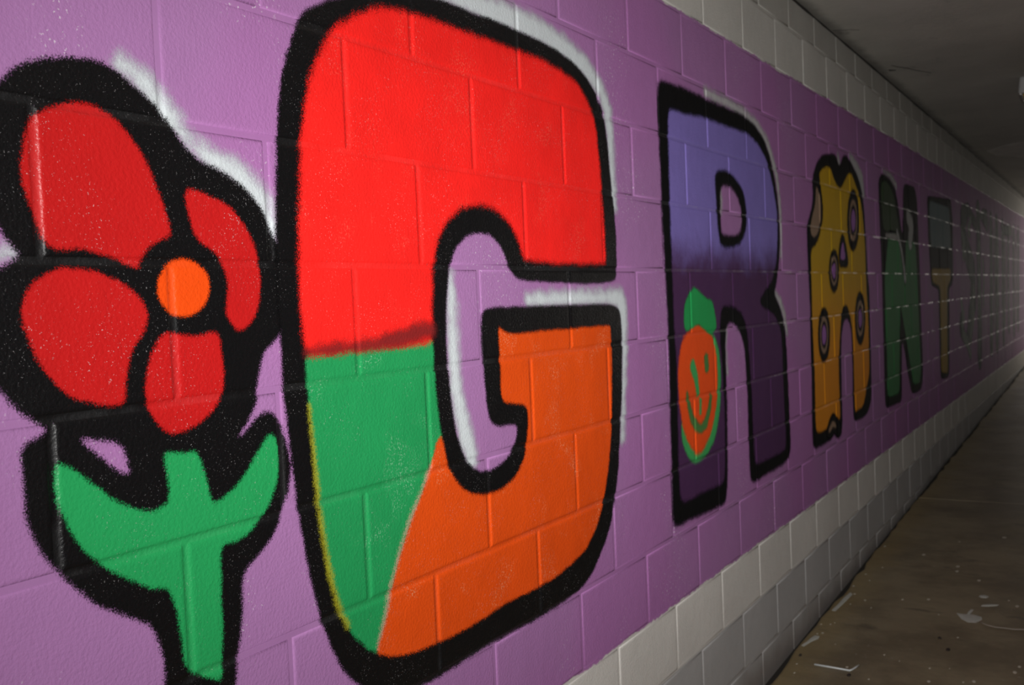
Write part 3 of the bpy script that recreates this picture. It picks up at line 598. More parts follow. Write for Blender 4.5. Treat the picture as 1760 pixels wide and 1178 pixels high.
STROKES = {
    'flower_shine': [[(-0.4734,1.8999,0.0086),(-0.4558,1.8935,0.0142),(-0.4335,1.8778,0.0175),(-0.4111,1.8534,0.0179),(-0.3879,1.8316,0.0174),(-0.3701,1.8136,0.0108)],[(-0.3538,1.7984,0.0095),(-0.3247,1.7876,0.0156),(-0.2853,1.7738,0.0183),(-0.2434,1.7503,0.0195),(-0.214,1.7228,0.0186),(-0.2008,1.6908,0.015),(-0.1998,1.6486,0.0064)],[(-0.6661,1.6293,0.0058),(-0.6553,1.6338,0.0073),(-0.6446,1.6333,0.0051)]],
    'G_shine': [[(0.2856,2.1761,0.0108),(0.3795,2.1841,0.0188),(0.4738,2.1886,0.0281),(0.6035,2.1917,0.0309),(0.7266,2.1881,0.029),(0.8482,2.1715,0.0285),(0.9569,2.1432,0.0275),(1.0376,2.0993,0.0229),(1.0723,2.052,0.0228),(1.0814,1.9926,0.0209),(1.0864,1.8838,0.0176),(1.0934,1.7981,0.0141)],[(0.301,1.6078,0.0082),(0.3007,1.5494,0.0174),(0.3004,1.4646,0.0184),(0.3023,1.3806,0.0201),(0.3163,1.3151,0.0235),(0.3377,1.2563,0.0254),(0.3525,1.2209,0.0196)],[(0.6171,1.5516,0.0155),(0.7965,1.5524,0.0179),(1.0289,1.5513,0.0189),(1.1008,1.5453,0.0272),(1.1209,1.5194,0.0282),(1.1231,1.4168,0.0168),(1.1034,1.2773,0.0147),(1.0899,1.1668,0.0128)]],
    'G_yellow': [[(-0.1344,1.3857,0.0034),(-0.128,1.3157,0.0041),(-0.123,1.2253,0.0055),(-0.1151,1.1535,0.0062),(-0.1032,1.0951,0.0062),(-0.0865,1.0346,0.0061),(-0.0636,0.9908,0.0047)]],
    'G_dark': [[(-0.1362,1.4782,0.0041),(-0.0842,1.4799,0.0074),(0.0417,1.4818,0.0103),(0.1475,1.4914,0.0151),(0.189,1.4973,0.0163),(0.2277,1.4967,0.0131)]],
    'G_pale': [[(0.2055,1.2311,0.0025),(0.1906,1.215,0.0042),(0.1632,1.182,0.0041),(0.1263,1.1372,0.0049),(0.0916,1.0856,0.004),(0.0691,1.0447,0.0032),(0.0545,1.0134,0.004),(0.0338,0.9659,0.0047),(0.0141,0.9286,0.0023)]],
    'R_shine': [[(1.8259,2.2194,0.0144),(1.8863,2.2171,0.0144),(2.0311,2.2151,0.0157),(2.2056,2.2051,0.0162),(2.3658,2.1794,0.0195),(2.477,2.1377,0.0173),(2.5394,2.0881,0.0194),(2.6012,2.0139,0.0175),(2.6256,1.9463,0.0149),(2.6463,1.8404,0.0157),(2.6303,1.6903,0.012)],[(1.9364,1.9125,0.0085),(1.9378,1.8669,0.0114),(1.9397,1.8273,0.0085)],[(2.5351,1.5372,0.014),(2.6023,1.5036,0.019),(2.6524,1.4436,0.0177),(2.6788,1.3833,0.0148)],[(1.9535,1.427,0.0087),(1.9407,1.3572,0.0087),(1.9505,1.2758,0.0085)]],
    'fruit_mouth': [[(1.5675,1.2373,0.0088),(1.5833,1.1952,0.0132),(1.6,1.16,0.0164),(1.6423,1.125,0.0162),(1.6826,1.1122,0.0127),(1.7211,1.1264,0.0173),(1.7573,1.1663,0.0144),(1.7778,1.2085,0.0101)]],
    'fruit_nose': [[(1.6252,1.3208,0.0216),(1.6473,1.2855,0.0182),(1.6627,1.2315,0.0118)],[(1.6808,1.2033,0.0103),(1.6773,1.1659,0.0077)]],
    'fruit_eye': [[(1.7466,1.3365,0.0179),(1.7494,1.3094,0.0179)]],
    'A_shine': [[(3.6335,2.1935,0.0159),(3.6527,2.1588,0.0213)],[(3.903,2.2094,0.0234),(4.028,2.1679,0.0353),(4.1297,2.1161,0.0465),(4.176,2.0428,0.0252)]],
    'N_shine': [[(4.6972,2.2159,0.0087),(4.9149,2.2045,0.0164),(5.0872,2.1593,0.0195)],[(5.0851,1.8764,0.0236),(5.2019,1.7728,0.021),(5.3125,1.5922,0.0222)],[(5.4494,1.9942,0.0488),(5.5642,1.9322,0.0682),(5.5104,1.8474,0.0678)]],
    'S_dark': [[(8.8868,2.0957,0.0626),(8.4156,2.2091,0.0579),(8.0532,2.0884,0.1464),(8.0637,1.9388,0.1479),(8.3411,1.7934,0.1439),(8.6343,1.6397,0.1677),(8.6368,1.4273,0.1795),(8.3866,1.1715,0.1564),(8.0528,1.034,0.0225),(7.825,1.1947,0.1187)]],
    'S_pale': [[(8.5591,2.123,0.0509),(8.3829,2.0267,0.057),(8.4957,1.9947,0.0446)],[(7.9669,2.01,0.0467),(8.0965,1.9147,0.0718),(8.0006,1.7873,0.0514)],[(7.8236,1.3915,0.0468),(7.9455,1.2645,0.0696),(7.8606,1.1932,0.0481)],[(8.6052,1.4808,0.0604),(8.6076,1.2686,0.079),(8.3679,1.0683,0.0712)],[(7.8835,1.1179,0.0502),(8.1654,1.0277,0.058),(8.34,0.9141,0.0487)]],
    'far1': [[(9.122,2.1835,0.1556),(9.1063,1.8625,0.1555),(9.078,1.4753,0.155),(9.0602,1.1437,0.1555),(9.0102,0.8809,0.1556)],[(9.259,2.1905,0.0198),(9.5432,2.2052,0.0801),(9.8325,2.1731,0.1109)]],
    'far1p': [[(9.4064,1.7445,0.0542),(9.4822,1.6424,0.0594),(9.3793,1.3582,0.0582)],[(9.1621,1.9193,0.0448),(9.1262,1.2523,0.0446)]],
    'far2': [[(10.1944,2.1601,0.1335),(10.1684,1.7659,0.1341),(10.0828,1.3431,0.1333),(9.9956,0.9129,0.1316)],[(10.754,2.1537,0.148),(10.6743,1.7725,0.1454),(10.6404,1.3311,0.1448),(10.5553,0.9249,0.1441)]],
    'far2p': [[(10.4519,2.079,0.0442),(10.4625,1.5835,0.045),(10.3049,1.0923,0.0438)],[(10.8194,1.9019,0.0474),(10.7581,1.3286,0.047)]],
    'far3': [[(11.3671,2.1467,0.1279),(11.3524,1.7814,0.1289),(11.2515,1.318,0.1272),(11.2325,0.9349,0.126)],[(11.4983,2.152,0.0575),(12.045,2.1531,0.0616)],[(12.0418,2.1391,0.1074),(11.9161,1.5811,0.1052),(11.8619,1.0281,0.104)]],
    'far3p': [[(11.6126,2.0688,0.0498),(11.5871,1.6493,0.0504),(11.3952,1.0808,0.0486)],[(12.1946,2.18,0.0602),(12.4126,2.1674,0.062)]],
    'far4': [[(12.7139,2.1499,0.1179),(12.5977,1.6526,0.1156),(12.5141,0.9649,0.1141)],[(13.3651,2.151,0.1285),(13.2267,1.5789,0.1264),(13.0902,1.015,0.1244)]],
    'far4p': [[(13.0209,2.1016,0.0532),(12.8968,1.5794,0.0521),(12.8542,1.0613,0.0516)]],
}



def soften(poly, cut, closed=True, it=2):
    p = np.array(poly, float)
    for _ in range(it):
        n = len(p); out = []
        rng = range(n) if closed else range(n - 1)
        if not closed:
            out.append(p[0])
        for i in rng:
            a, c = p[i], p[(i + 1) % n]
            L = np.linalg.norm(c - a) + 1e-9
            t = min(0.25, cut / L)
            out += [a + (c - a) * t, c - (c - a) * t]
        if not closed:
            out.append(p[-1])
        p = np.array(out)
    return p


def poly_sd(P, poly):
    a = poly; c = np.roll(poly, -1, axis=0)
    d2 = np.full(len(P), 1e9); inside = np.zeros(len(P), bool)
    for i in range(len(a)):
        e = c[i] - a[i]
        w = P - a[i]
        t = np.clip((w @ e) / (e @ e + 1e-12), 0, 1)
        q = w - t[:, None] * e
        d2 = np.minimum(d2, (q * q).sum(1))
        c1 = (a[i, 1] > P[:, 1]) != (c[i, 1] > P[:, 1])
        if abs(e[1]) > 1e-12:
            inside ^= c1 & (P[:, 0] < a[i, 0] + e[0] * (P[:, 1] - a[i, 1]) / e[1])
    d = np.sqrt(d2)
    return np.where(inside, d, -d)


def stroke_sd(P, st):
    s = np.array(st, float)
    best = np.full(len(P), -1e9)
    for i in range(len(s) - 1):
        a, c = s[i], s[i + 1]
        e = c[:2] - a[:2]; w = P - a[:2]
        t = np.clip((w @ e) / (e @ e + 1e-12), 0, 1)
        d = np.linalg.norm(w - t[:, None] * e, axis=1)
        best = np.maximum(best, (a[2] + (c[2] - a[2]) * t) - d)
    return best


def axis_lines(a, c, g0, g1, step):
    """grid lines for one block cell [a,c], dense at the joints, limited to [g0,g1]"""
    offs = [0.0, GAP_FLAT, 0.0064, 0.0088, 0.0115, 0.0145]
    n = max(1, int(round((c - a - 0.029) / step)))
    L = [a + o for o in offs] + [a + 0.0145 + (c - a - 0.029) * i / n for i in range(1, n)] + [c - o for o in reversed(offs)]
    L = np.array(L)
    lo = max(0, np.searchsorted(L, g0) - 1); hi = min(len(L), np.searchsorted(L, g1) + 1)
    return L[lo:hi]


def paint(name, parent, mat, layer, step, margin, polys=(), holes=(), strokes=(), cut=0.02, label=None):
    """one coat of paint on the blocks: a skin that follows joints and block faces"""
    ps = [soften(p, cut) for p in polys]; hs = [soften(h, cut) for h in holes]
    allp = [p for p in ps] + [np.array(s)[:, :2] for s in strokes]
    wid = max([max(q[2] for q in s) for s in strokes] + [0])
    cat = np.concatenate(allp)
    lo = cat.min(0) - margin - wid; hi = cat.max(0) + margin + wid
    org = parent.location
    V, F, A = [], [], []
    for k in range(int(lo[1] // BV), int(hi[1] // BV) + 1):
        sh = course_shift(k)
        for n in range(int((lo[0] - sh) // BU), int((hi[0] - sh) // BU) + 1):
            u0 = n * BU + sh; v0 = k * BV
            us = axis_lines(u0, u0 + BU, lo[0], hi[0], step); vs = axis_lines(v0, v0 + BV, lo[1], hi[1], step)
            if len(us) < 2 or len(vs) < 2:
                continue
            U, Z = np.meshgrid(us, vs, indexing='ij')
            P = np.stack([U.ravel(), Z.ravel()], 1)
            sd = np.full(len(P), -1e9)
            for p in ps:
                sd = np.maximum(sd, poly_sd(P, p))
            for s in strokes:
                sd = np.maximum(sd, stroke_sd(P, s))
            for h in hs:
                sd = np.minimum(sd, -poly_sd(P, h))
            sdg = sd.reshape(U.shape)
            keep = np.maximum.reduce([sdg[:-1, :-1], sdg[1:, :-1], sdg[:-1, 1:], sdg[1:, 1:]]) > -margin
            if not keep.any():
                continue
            d = np.minimum(np.minimum(U - u0, u0 + BU - U), np.minimum(Z - v0, v0 + BV - Z)).ravel()
            h = np.interp(d, P_D, P_H) + np.where(d > GAP_FLAT + 1e-6, proud(k, n), 0.0) + layer
            nv = U.shape[1]
            ii, jj = np.nonzero(keep)
            q = np.stack([ii * nv + jj, (ii + 1) * nv + jj, (ii + 1) * nv + jj + 1, ii * nv + jj + 1], 1)
            used, inv = np.unique(q, return_inverse=True)
            base = len(V)
            V += np.stack([h[used] - org[0], P[used, 0] - org[1], P[used, 1] - org[2]], 1).tolist()
            A += sd[used].tolist()
            F += (inv.reshape(q.shape) + base).tolist()
    o = mesh_obj(name, V, F, mat, parent, smooth=True, attr=A)
    if label:
        o['label'] = label
    return o


BLACK = (0.0032, 0.0032, 0.0037)
M_BLACK_NEAR = spray('black_spray_paint', BLACK, 0.010, 0.0, sparkle_specks=0.35, rough=0.40, spec=0.4)
M_BLACK_FAR = spray('black_spray_paint_far', BLACK, 0.018, 0.0, rough=0.7, spec=0.14)
M_SHINE = spray('pale_highlight_spray', (0.66, 0.72, 0.74), 0.034, 0.06, opacity=0.92, dust=0.7)
M_SHINE_FAR = spray('pale_highlight_spray_far', (0.60, 0.62, 0.60), 0.036, 0.06, opacity=0.8, dust=0.8)

def paint_each(name, parent, mat, layer, step, margin, strokes, label=None):
    for i, st in enumerate(strokes):
        paint(name, parent, mat, layer + 0.00002 * i, step, margin, strokes=[st], label=label)


# --- flower
fl_root = tag(empty('painted_flower', (0, -0.42, 0.94)),
              'painted red flower with orange centre, green stem and thick black outline, leftmost on the wall', 'painting')
paint_each('highlight', fl_root, M_SHINE, 0.00025, 0.006, 0.020, strokes=STROKES['flower_shine'], label='soft white spray highlight')
paint('outline', fl_root, M_BLACK_NEAR, 0.0005, 0.005, 0.009, polys=[SHAPES['flower_black']], holes=[SHAPES['flower_hole']])
M_PETAL = spray('red_petal_paint', (0.53, 0.010, 0.010), 0.008, 0.12, sparkle_specks=0.6, rough=0.38, spec=0.45)
for i in (1, 2, 3, 4):
    paint('petal', fl_root, M_PETAL, 0.0008, 0.005, 0.007, polys=[SHAPES['petal%d' % i]], cut=0.012)
paint('flower_centre', fl_root, spray('orange_centre_paint', (0.85, 0.075, 0.004), 0.007, 0.08, rough=0.38, spec=0.45), 0.0008, 0.004, 0.006, polys=[SHAPES['flower_centre']])
paint('stem_and_leaves', fl_root, spray('green_stem_paint', (0.018, 0.345, 0.098), 0.008, 0.08, sparkle_specks=0.4, rough=0.40, spec=0.4), 0.0008, 0.005, 0.007, polys=[SHAPES['flower_leaf']], cut=0.012)

# --- letter G
g = tag(empty('painted_letter', (0, 0.45, 0.80)),
        'huge letter G in red, green and orange with thick black outline beside the flower', 'painted letter')
paint_each('highlight', g, M_SHINE, 0.00030, 0.006, 0.020, strokes=STROKES['G_shine'], label='soft white spray highlight')
paint('outline', g, M_BLACK_NEAR, 0.00055, 0.005, 0.009, polys=[SHAPES['G_black']])
paint('green_fill', g, spray('green_letter_paint', (0.016, 0.300, 0.088), 0.009, 0.12, (0.32, 0.62, 0.40), 0.65, sparkle_specks=0.35), 0.0008, 0.006, 0.008, polys=[SHAPES['G_green']], cut=0.012)
paint('orange_fill', g, spray('orange_letter_paint', (0.74, 0.076, 0.005), 0.009, 0.16, (0.85, 0.40, 0.20), 0.7, sparkle_specks=0.35), 0.0009, 0.006, 0.008, polys=[SHAPES['G_orange']], cut=0.012)
paint('red_fill', g, spray('red_letter_paint', (0.93, 0.018, 0.014), 0.016, 0.20, (0.95, 0.22, 0.14), 0.4, sparkle_specks=0.4), 0.0010, 0.006, 0.013, polys=[SHAPES['G_red']], cut=0.012)
paint('dark_red_edge', g, spray('dark_red_paint', (0.22, 0.02, 0.02), 0.022, 0.15, opacity=0.75, dust=1.2), 0.00105, 0.006, 0.012, strokes=STROKES['G_dark'])
paint('pale_edge', g, spray('pale_edge_paint', (0.72, 0.56, 0.38), 0.010, 0.1, opacity=0.5, dust=4.0), 0.00107, 0.005, 0.010, strokes=STROKES['G_pale'])
paint('yellow_edge', g, spray('yellow_edge_paint', (0.60, 0.55, 0.03), 0.012, 0.1, opacity=0.5), 0.0011, 0.005, 0.007, strokes=STROKES['G_yellow'])

# --- letter R
r_ = tag(empty('painted_letter', (0, 2.05, 0.82)),
         'violet to dark plum letter R with a smiling orange fruit on its left leg', 'painted letter')
paint_each('highlight', r_, M_SHINE_FAR, 0.00025, 0.008, 0.016, strokes=STROKES['R_shine'], label='soft white spray highlight')
paint('outline', r_, M_BLACK_FAR, 0.0005, 0.008, 0.014, polys=[SHAPES['R_black']], holes=[SHAPES['R_counter']])
paint('fill', r_, spray('violet_plum_paint', (0.072, 0.026, 0.085), 0.016, 0.14, grad=(1.60, 1.76, (0.225, 0.175, 0.52))), 0.0008, 0.008, 0.013,
      polys=[SHAPES['R_fill']], holes=[SHAPES['R_counter_black']])
fr = empty('fruit_face', (0, 1.65, 1.05)); fr.parent = r_
fr.location = Vector((0, 1.65, 1.05)) - r_.location
class _P:                                    # world origin of the nested empty for paint()
    pass
def paint_in(name, par, world_loc, *a, **k):
    h = _P(); h.location = Vector(world_loc)
    global mesh_obj
    keep = mesh_obj
    def mo(nm, V, F, mat, parent, smooth=False, attr=None):
        return keep(nm, V, F, mat, par, smooth=smooth, attr=attr)
    mesh_obj = mo
    try:
        return paint(name, h, *a, **k)
    finally:
        mesh_obj = keep
FL = (0, 1.65, 1.05)
M_FGREEN = spray('fruit_green_paint', (0.05, 0.36, 0.10), 0.014, 0.2)
M_FDARK = spray('fruit_face_paint', (0.07, 0.19, 0.05), 0.014, 0.25)
paint_in('rim', fr, FL, M_FGREEN, 0.0010, 0.008, 0.010, polys=[SHAPES['fruit_rim']])
paint_in('body', fr, FL, spray('fruit_orange_paint', (0.80, 0.080, 0.010), 0.016, 0.15), 0.0012, 0.008, 0.011, polys=[SHAPES['fruit_body']])
paint_in('leaf', fr, FL, spray('fruit_leaf_paint', (0.02, 0.33, 0.085), 0.012, 0.15), 0.0014, 0.008, 0.010, polys=[SHAPES['fruit_leaf']])
paint_in('mouth', fr, FL, M_FDARK, 0.0015, 0.007, 0.010, strokes=STROKES['fruit_mouth'])
for q in STROKES['fruit_nose']:
    paint_in('nose', fr, FL, M_FGREEN, 0.0015, 0.007, 0.010, strokes=[q])
paint_in('eye', fr, FL, M_FDARK, 0.0015, 0.007, 0.010, strokes=STROKES['fruit_eye'])

# --- letter A
a_ = tag(empty('painted_letter', (0, 3.65, 0.83)),
         'mustard yellow letter A covered with dark ringed spots like cheese holes', 'painted letter')
paint_each('highlight', a_, M_SHINE_FAR, 0.00025, 0.011, 0.016, strokes=STROKES['A_shine'], label='soft white spray highlight')
paint('outline', a_, M_BLACK_FAR, 0.0005, 0.011, 0.014, polys=[SHAPES['A_black']], cut=0.03)
paint('fill', a_, spray('mustard_paint', (0.72, 0.26, 0.012), 0.016, 0.12, grad=(1.10, 1.75, (0.56, 0.34, 0.008))), 0.0008, 0.011, 0.013, polys=[SHAPES['A_fill']], cut=0.03)
M_RING = spray('brown_ring_paint', (0.30, 0.20, 0.13), 0.014, 0.1)
M_CENT = spray('purple_spot_paint', (0.34, 0.14, 0.42), 0.014, 0.1)
paint('side_patch', a_, M_RING, 0.0010, 0.011, 0.013, polys=[SHAPES['A_patch']], cut=0.03)
for i in (1, 2, 3, 4, 5):
    s = paint('spot', a_, M_BLACK_FAR, 0.0012, 0.010, 0.012, polys=[SHAPES['A_spot%d_black' % i]], cut=0.03)
    s.location = (0, 0, 0)
    if i != 3:
        paint_in('ring', s, a_.location, M_RING, 0.0014, 0.010, 0.012, polys=[SHAPES['A_spot%d_ring' % i]], cut=0.03)
        paint_in('ring_gap', s, a_.location, M_BLACK_FAR, 0.0015, 0.010, 0.012,
                 polys=[(np.array(SHAPES['A_spot%d_centre' % i]) - np.mean(SHAPES['A_spot%d_centre' % i], 0)) * 1.35 + np.mean(SHAPES['A_spot%d_centre' % i], 0)], cut=0.03)
    paint_in('spot_centre', s, a_.location, M_CENT, 0.0016, 0.010, 0.012, polys=[SHAPES['A_spot%d_centre' % i]], cut=0.03)
s = paint('notch', a_, M_BLACK_FAR, 0.0012, 0.010, 0.012, polys=[SHAPES['A_notch_black']], cut=0.03)
paint_in('notch_ring', s, a_.location, M_RING, 0.0014, 0.010, 0.012, polys=[SHAPES['A_notch_centre']], cut=0.03)

# --- letter N
n_ = tag(empty('painted_letter', (0, 5.2, 0.84)),
         'dark green letter N with a pale grey band, right of the mustard letter', 'painted letter')
paint_each('highlight', n_, M_SHINE_FAR, 0.0012, 0.013, 0.016, strokes=STROKES['N_shine'], label='thin pale grey highlight lines')
paint('outline', n_, M_BLACK_FAR, 0.0005, 0.013, 0.014, polys=[SHAPES['N_black']], cut=0.03)
paint('upper_fill', n_, spray('dark_green_paint', (0.030, 0.060, 0.022), 0.016, 0.15), 0.0008, 0.013, 0.013, polys=[SHAPES['N_top']], cut=0.03)
paint('lower_fill', n_, spray('mid_green_paint', (0.045, 0.21, 0.070), 0.016, 0.15), 0.0008, 0.013, 0.013, polys=[SHAPES['N_fill']], cut=0.03)
paint('grey_band', n_, spray('grey_band_paint', (0.40, 0.40, 0.38), 0.016, 0.15), 0.0010, 0.013, 0.013, polys=[SHAPES['N_band']], cut=0.03)

# --- letter T
t_ = tag(empty('painted_letter', (0, 6.8, 0.83)),
         'letter T with slate blue top and ochre yellow stem, right of the green letter', 'painted letter')
paint('outline', t_, M_BLACK_FAR, 0.0005, 0.014, 0.014, polys=[SHAPES['T_black']], cut=0.03)
paint('blue_fill', t_, spray('slate_blue_paint', (0.13, 0.20, 0.21), 0.020, 0.15), 0.0008, 0.014, 0.015, polys=[SHAPES['T_blue']], cut=0.03)
paint('ochre_fill', t_, spray('ochre_paint', (0.42, 0.26, 0.02), 0.020, 0.15), 0.0009, 0.014, 0.015, polys=[SHAPES['T_yellow']], cut=0.03)

# --- far letters, hardly legible
M_TEAL = spray('dark_teal_paint', (0.016, 0.034, 0.034), 0.02, 0.15)
M_DIM = spray('pale_green_grey_paint', (0.45, 0.52, 0.46), 0.03, 0.2, opacity=0.7)
for dk_, pl_, lab in (('S_dark', 'S_pale', 'dim dark teal letter S with pale streaks, first right of the yellow stemmed letter'),
                      ('far1', 'far1p', 'faint narrow dark letter with a short top bar, second right of the yellow stemmed letter'),
                      ('far2', 'far2p', 'faint letter of two dark upright strokes, third right of the yellow stemmed letter'),
                      ('far3', 'far3p', 'faint dark arch shaped letter with a pale corner, second from the bright tunnel end'),
                      ('far4', 'far4p', 'faint pair of dark upright strokes nearest the bright tunnel end')):
    st = STROKES[dk_]
    cy = float(np.mean([q[0] for s in st for q in s]))
    e = tag(empty('painted_letter', (0, cy, 0.85)), lab, 'painted letter')
    paint_each('stroke', e, M_TEAL, 0.0005, 0.014, 0.014, strokes=st)
    paint_each('pale_streaks', e, M_DIM, 0.0008, 0.014, 0.016, strokes=STROKES[pl_])

# ------------------------------------------------------------------ ceiling light
lt = tag(empty('ceiling_light', (0.80, 5.52, ceil_z(5.5))), 'unlit grey square ceiling light with an amber lens', 'ceiling light')
b = NB('grey_cast_metal'); M_CAST = b.finish((0.33, 0.33, 0.32), 0.45, b.bump(b.noise(120, 3), 0.2, 0.001))
b = NB('amber_lens'); M_AMBER = b.finish((0.50, 0.33, 0.05), 0.22, b.bump(b.math('SINE', b.math('MULTIPLY', b.y, 420.0)), 0.4, 0.001))
b = NB('bright_screw_metal'); M_SCREW = b.finish((0.65, 0.65, 0.62), 0.3)


def frustum(levels, seg_bevel=0.012):
    """stack of rounded rectangles (z, halfx, halfy) closed at both ends"""
    V, F = [], []
    m = 12
    for z, hx, hy in levels:
        for (sx, sy, a0) in ((1, 1, 0), (-1, 1, 90), (-1, -1, 180), (1, -1, 270)):
            for t in (0, 45, 90):
                a = math.radians(a0 + t)
                V.append((sx * (hx - seg_bevel) + seg_bevel * math.cos(a), sy * (hy - seg_bevel) + seg_bevel * math.sin(a), z))
    L = len(levels)
    for l in range(L - 1):
        for i in range(m):
            j = (i + 1) % m
            F.append((l * m + i, l * m + j, l * m + m + j, l * m + m + i))
    F.append(tuple(range(m))[::-1]); F.append(tuple((L - 1) * m + i for i in range(m)))
    return V, F


V, F = frustum([(-0.098, 0.136, 0.136), (-0.094, 0.148, 0.148), (-0.010, 0.140, 0.140), (0.0, 0.138, 0.138)])
mesh_obj('housing', V, F, M_CAST, lt)
V, F = frustum([(-0.235, 0.055, 0.055), (-0.225, 0.075, 0.075), (-0.16, 0.108, 0.108), (-0.098, 0.126, 0.126), (-0.09, 0.126, 0.126)], 0.02)
mesh_obj('lens', V, F, M_AMBER, lt)
for sx, sy in ((-1, -1), (1, -1), (-1, 1), (1, 1)):
    V, F = frustum([(-0.104, 0.004, 0.004), (-0.102, 0.006, 0.006), (-0.096, 0.006, 0.006)], 0.0035)
    o = mesh_obj('screw', [(x + sx * 0.134, y + sy * 0.134, z) for x, y, z in V], F, M_SCREW, lt)

# ------------------------------------------------------------------ litter on the floor
b = NB('white_plastic'); M_STRAW = b.finish((0.66, 0.70, 0.70), 0.35)
b = NB('dirty_paper'); M_PAPER = b.finish(b.scale_col((0.46, 0.46, 0.41), b.math('ADD', 0.8, b.math('MULTIPLY', b.noise(60, 3), 0.4))), 0.8)
b = NB('pale_paint_fleck'); M_FLECK = b.finish((0.50, 0.46, 0.37), 0.7)
b = NB('dark_rotten_leaf'); M_ROT = b.finish((0.020, 0.013, 0.010), 0.8)


def tube(path, r, seg=8):
    V, F = [], []
    P = [Vector(p) for p in path]
    for i, p in enumerate(P):
        d = (P[min(len(P) - 1, i + 1)] - P[max(0, i - 1)]).normalized()
        s = d.cross(Vector((0, 0, 1))).normalized(); t = s.cross(d)
        for j in range(seg):
            a = 2 * math.pi * j / seg
            V.append(tuple(p + (s * math.cos(a) + t * math.sin(a)) * r))
    for i in range(len(P) - 1):
        for j in range(seg):
            k = (j + 1) % seg
            F.append((i * seg + j, i * seg + k, (i + 1) * seg + k, (i + 1) * seg + j))
    F += [tuple(range(seg))[::-1], tuple((len(P) - 1) * seg + j for j in range(seg))]
    return V, F


st = tag(empty('drinking_straw', (0.21, 2.455, floor_z(2.455))), 'bent white drinking straw lying on the brown floor', 'straw')
R_ = 0.0033
def fl_local(x, y, up):
    return (x - 0.21, y - 2.455, floor_z(y) - floor_z(2.455) + up)
V, F = tube([fl_local(0.132, 2.458, R_), fl_local(0.20, 2.455, R_), fl_local(0.268, 2.450, R_)], R_)
mesh_obj('straw_tube', V, F, M_STRAW, st, smooth=True)
V, F = tube([fl_local(0.266, 2.450, R_), fl_local(0.272, 2.462, R_), fl_local(0.279, 2.488, R_), fl_local(0.286, 2.516, R_)], R_ * 0.9)
mesh_obj('straw_tip', V, F, M_STRAW, st, smooth=True)


def flake(name, outline, centre, mat, thick=0.0012, crown=0.002):
    """flat scrap with a slightly domed top, lying on the floor"""
    cx, cy = centre
    n = len(outline)
    V, F = [], []
    for f, h in ((1.0, 0.0003), (1.0, thick), (0.55, thick + crown)):
        for x, y in outline:
            X, Y = cx + (x - cx) * f, cy + (y - cy) * f
            V.append((X - cx, Y - cy, floor_z(Y) - floor_z(cy) + h))
    for l in range(2):
        for i in range(n):
            j = (i + 1) % n
            F.append((l * n + i, l * n + j, l * n + n + j, l * n + n + i))
    F += [tuple(range(n))[::-1], tuple(2 * n + i for i in range(n))]
    o = mesh_obj(name, V, F, mat)
    o.location = (cx, cy, floor_z(cy))
    return o


tag(flake('paper_scrap', [(0.031, 2.640), (0.044, 2.632), (0.056, 2.690), (0.075, 2.742), (0.072, 2.770), (0.052, 2.772), (0.044, 2.735), (0.040, 2.680)], (0.05, 2.71), M_PAPER),
    'two lobed pale scrap lying by the wall base, near the straw', 'scrap')
tag(flake('paper_scrap', [(0.040, 3.105), (0.058, 3.100), (0.068, 3.24), (0.074, 3.36), (0.058, 3.385), (0.048, 3.30), (0.046, 3.20)], (0.056, 3.24), M_PAPER),
    'long narrow pale scrap lying along the wall base, farther than the two lobed one', 'scrap')
lf = tag(empty('fallen_leaf', (0.59, 3.22, floor_z(3.22))), 'pale flattened leaf with a short stub on the open floor', 'leaf')
o = flake('blade', [(0.534, 3.265), (0.56, 3.262), (0.60, 3.270), (0.635, 3.250), (0.640, 3.215), (0.622, 3.170), (0.590, 3.165), (0.562, 3.195), (0.545, 3.235)], (0.59, 3.22), M_PAPER)
o.parent = lf; o.location = (0, 0, 0)
o = flake('stub', [(0.575, 3.262), (0.585, 3.262), (0.590, 3.30), (0.594, 3.335), (0.582, 3.338), (0.576, 3.30)], (0.583, 3.30), M_PAPER)
o.parent = lf; o.location = Vector((0.583, 3.30, floor_z(3.30))) - lf.location
b = NB('pale_string'); M_STRING = b.finish((0.30, 0.26, 0.22), 0.8)
pts = [(0.636, 3.185), (0.652, 3.165), (0.672, 3.150), (0.70, 3.140), (0.735, 3.142), (0.765, 3.140), (0.80, 3.152), (0.84, 3.150)]
V, F = tube([(x - 0.72, y - 3.15, floor_z(y) - floor_z(3.15) + 0.002) for x, y in pts], 0.0018, 6)
o = mesh_obj('string', V, F, M_STRING, smooth=True); o.location = (0.72, 3.15, floor_z(3.15))
tag(o, 'thin pale string trailing to the right from the leaf', 'string')
tag(flake('paper_strip', [(0.616, 3.395), (0.64, 3.40), (0.68, 3.425), (0.684, 3.445), (0.655, 3.440), (0.62, 3.42)], (0.65, 3.42), M_PAPER),
    'thin pale strip of paper on the floor behind the leaf', 'scrap')
tag(flake('paper_oval', [(0.592, 3.53), (0.605, 3.515), (0.628, 3.52), (0.632, 3.545), (0.615, 3.56), (0.597, 3.55)], (0.612, 3.537), M_PAPER),
    'small dull oval scrap beyond the thin paper strip', 'scrap')

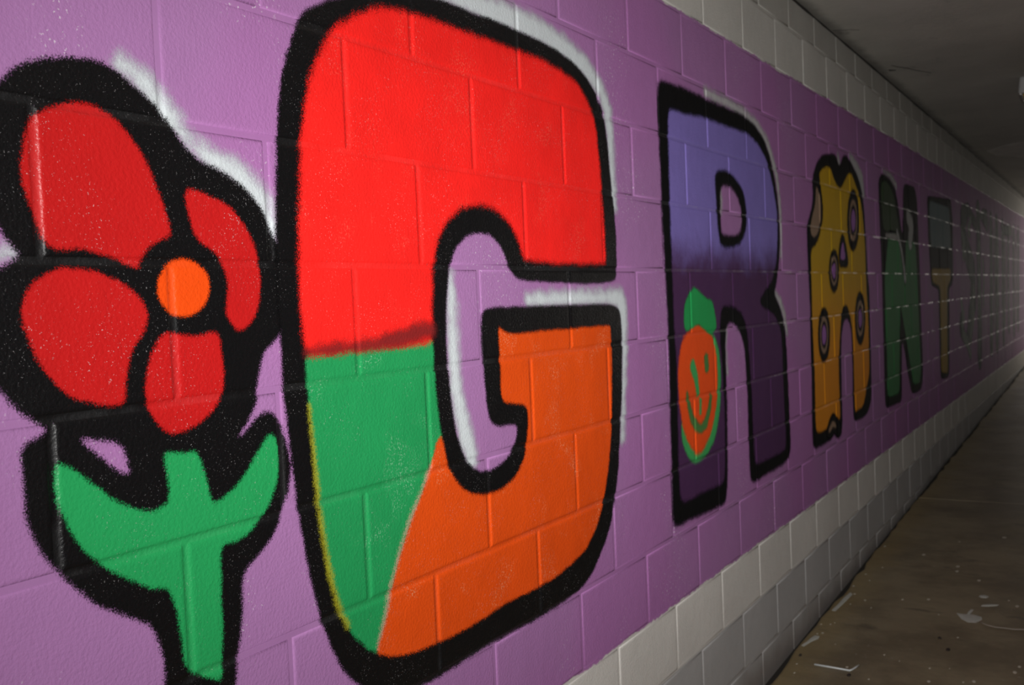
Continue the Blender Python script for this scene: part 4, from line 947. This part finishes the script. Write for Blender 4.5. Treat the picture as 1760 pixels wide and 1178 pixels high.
FLECKS = [(0.05, 4.23, 0.0072), (0.063, 3.695, 0.0055), (0.101, 3.598, 0.0043), (0.05, 3.489, 0.0063), (0.08, 3.37, 0.0072), (0.144, 3.297, 0.0061), (0.19, 3.202, 0.004), (0.096, 3.221, 0.004), (0.042, 2.913, 0.0047), (0.078, 2.928, 0.0048), (0.09, 2.953, 0.0038), (0.056, 2.796, 0.0046), (0.074, 2.813, 0.0056), (0.067, 2.445, 0.0043), (0.084, 2.355, 0.0051), (0.248, 2.487, 0.006), (0.35, 2.664, 0.0045), (0.293, 3.367, 0.0072), (0.398, 3.409, 0.0082), (0.469, 3.217, 0.004), (0.612, 3.532, 0.0094), (0.716, 3.518, 0.0052), (0.755, 3.45, 0.0093), (0.688, 2.529, 0.0077), (0.545, 2.466, 0.0076), (0.82, 2.736, 0.0071), (0.81, 2.673, 0.0088), (0.528, 2.594, 0.0052), (0.346, 2.403, 0.0042), (0.578, 2.965, 0.0047), (0.566, 3.776, 0.0099), (0.262, 4.134, 0.0106), (0.393, 4.449, 0.0061), (0.598, 4.61, 0.0126), (0.115, 3.833, 0.0056), (0.447, 3.976, 0.0102), (0.454, 3.891, 0.009), (0.655, 2.507, 0.0043), (0.594, 2.619, 0.0026), (0.152, 2.705, 0.0027), (0.414, 2.623, 0.0026)]
for x, y, s in FLECKS:
    m = rnd.randint(5, 7); ph = rnd.random() * 6
    out = [(x + s * rnd.uniform(0.7, 1.1) * math.cos(ph + 6.283 * i / m), y + 1.6 * s * rnd.uniform(0.7, 1.1) * math.sin(ph + 6.283 * i / m)) for i in range(m)]
    tag(flake('paint_fleck', out, (x, y), M_FLECK, 0.0008, 0.0008), 'tiny pale paint fleck scattered on the brown concrete floor', 'fleck', 'paint flecks on the floor')
BITS = [(0.273, 2.41, 0.0094), (0.562, 2.811, 0.0094), (0.057, 2.534, 0.0068), (0.514, 2.929, 0.0072)]
for (x, y, s), lab in zip(BITS, ('dark crumpled bit just in front of the bent straw', 'small dark sliver on the floor right of the straw', 'dark speck by the wall base left of the straw', 'dark flat crumb on the floor beyond the straw')):
    m = 7
    out = [(x + s * rnd.uniform(0.6, 1.2) * math.cos(6.283 * i / m), y + 1.5 * s * rnd.uniform(0.6, 1.2) * math.sin(6.283 * i / m)) for i in range(m)]
    tag(flake('leaf_crumb', out, (x, y), M_ROT, 0.002, 0.004), lab, 'crumb')
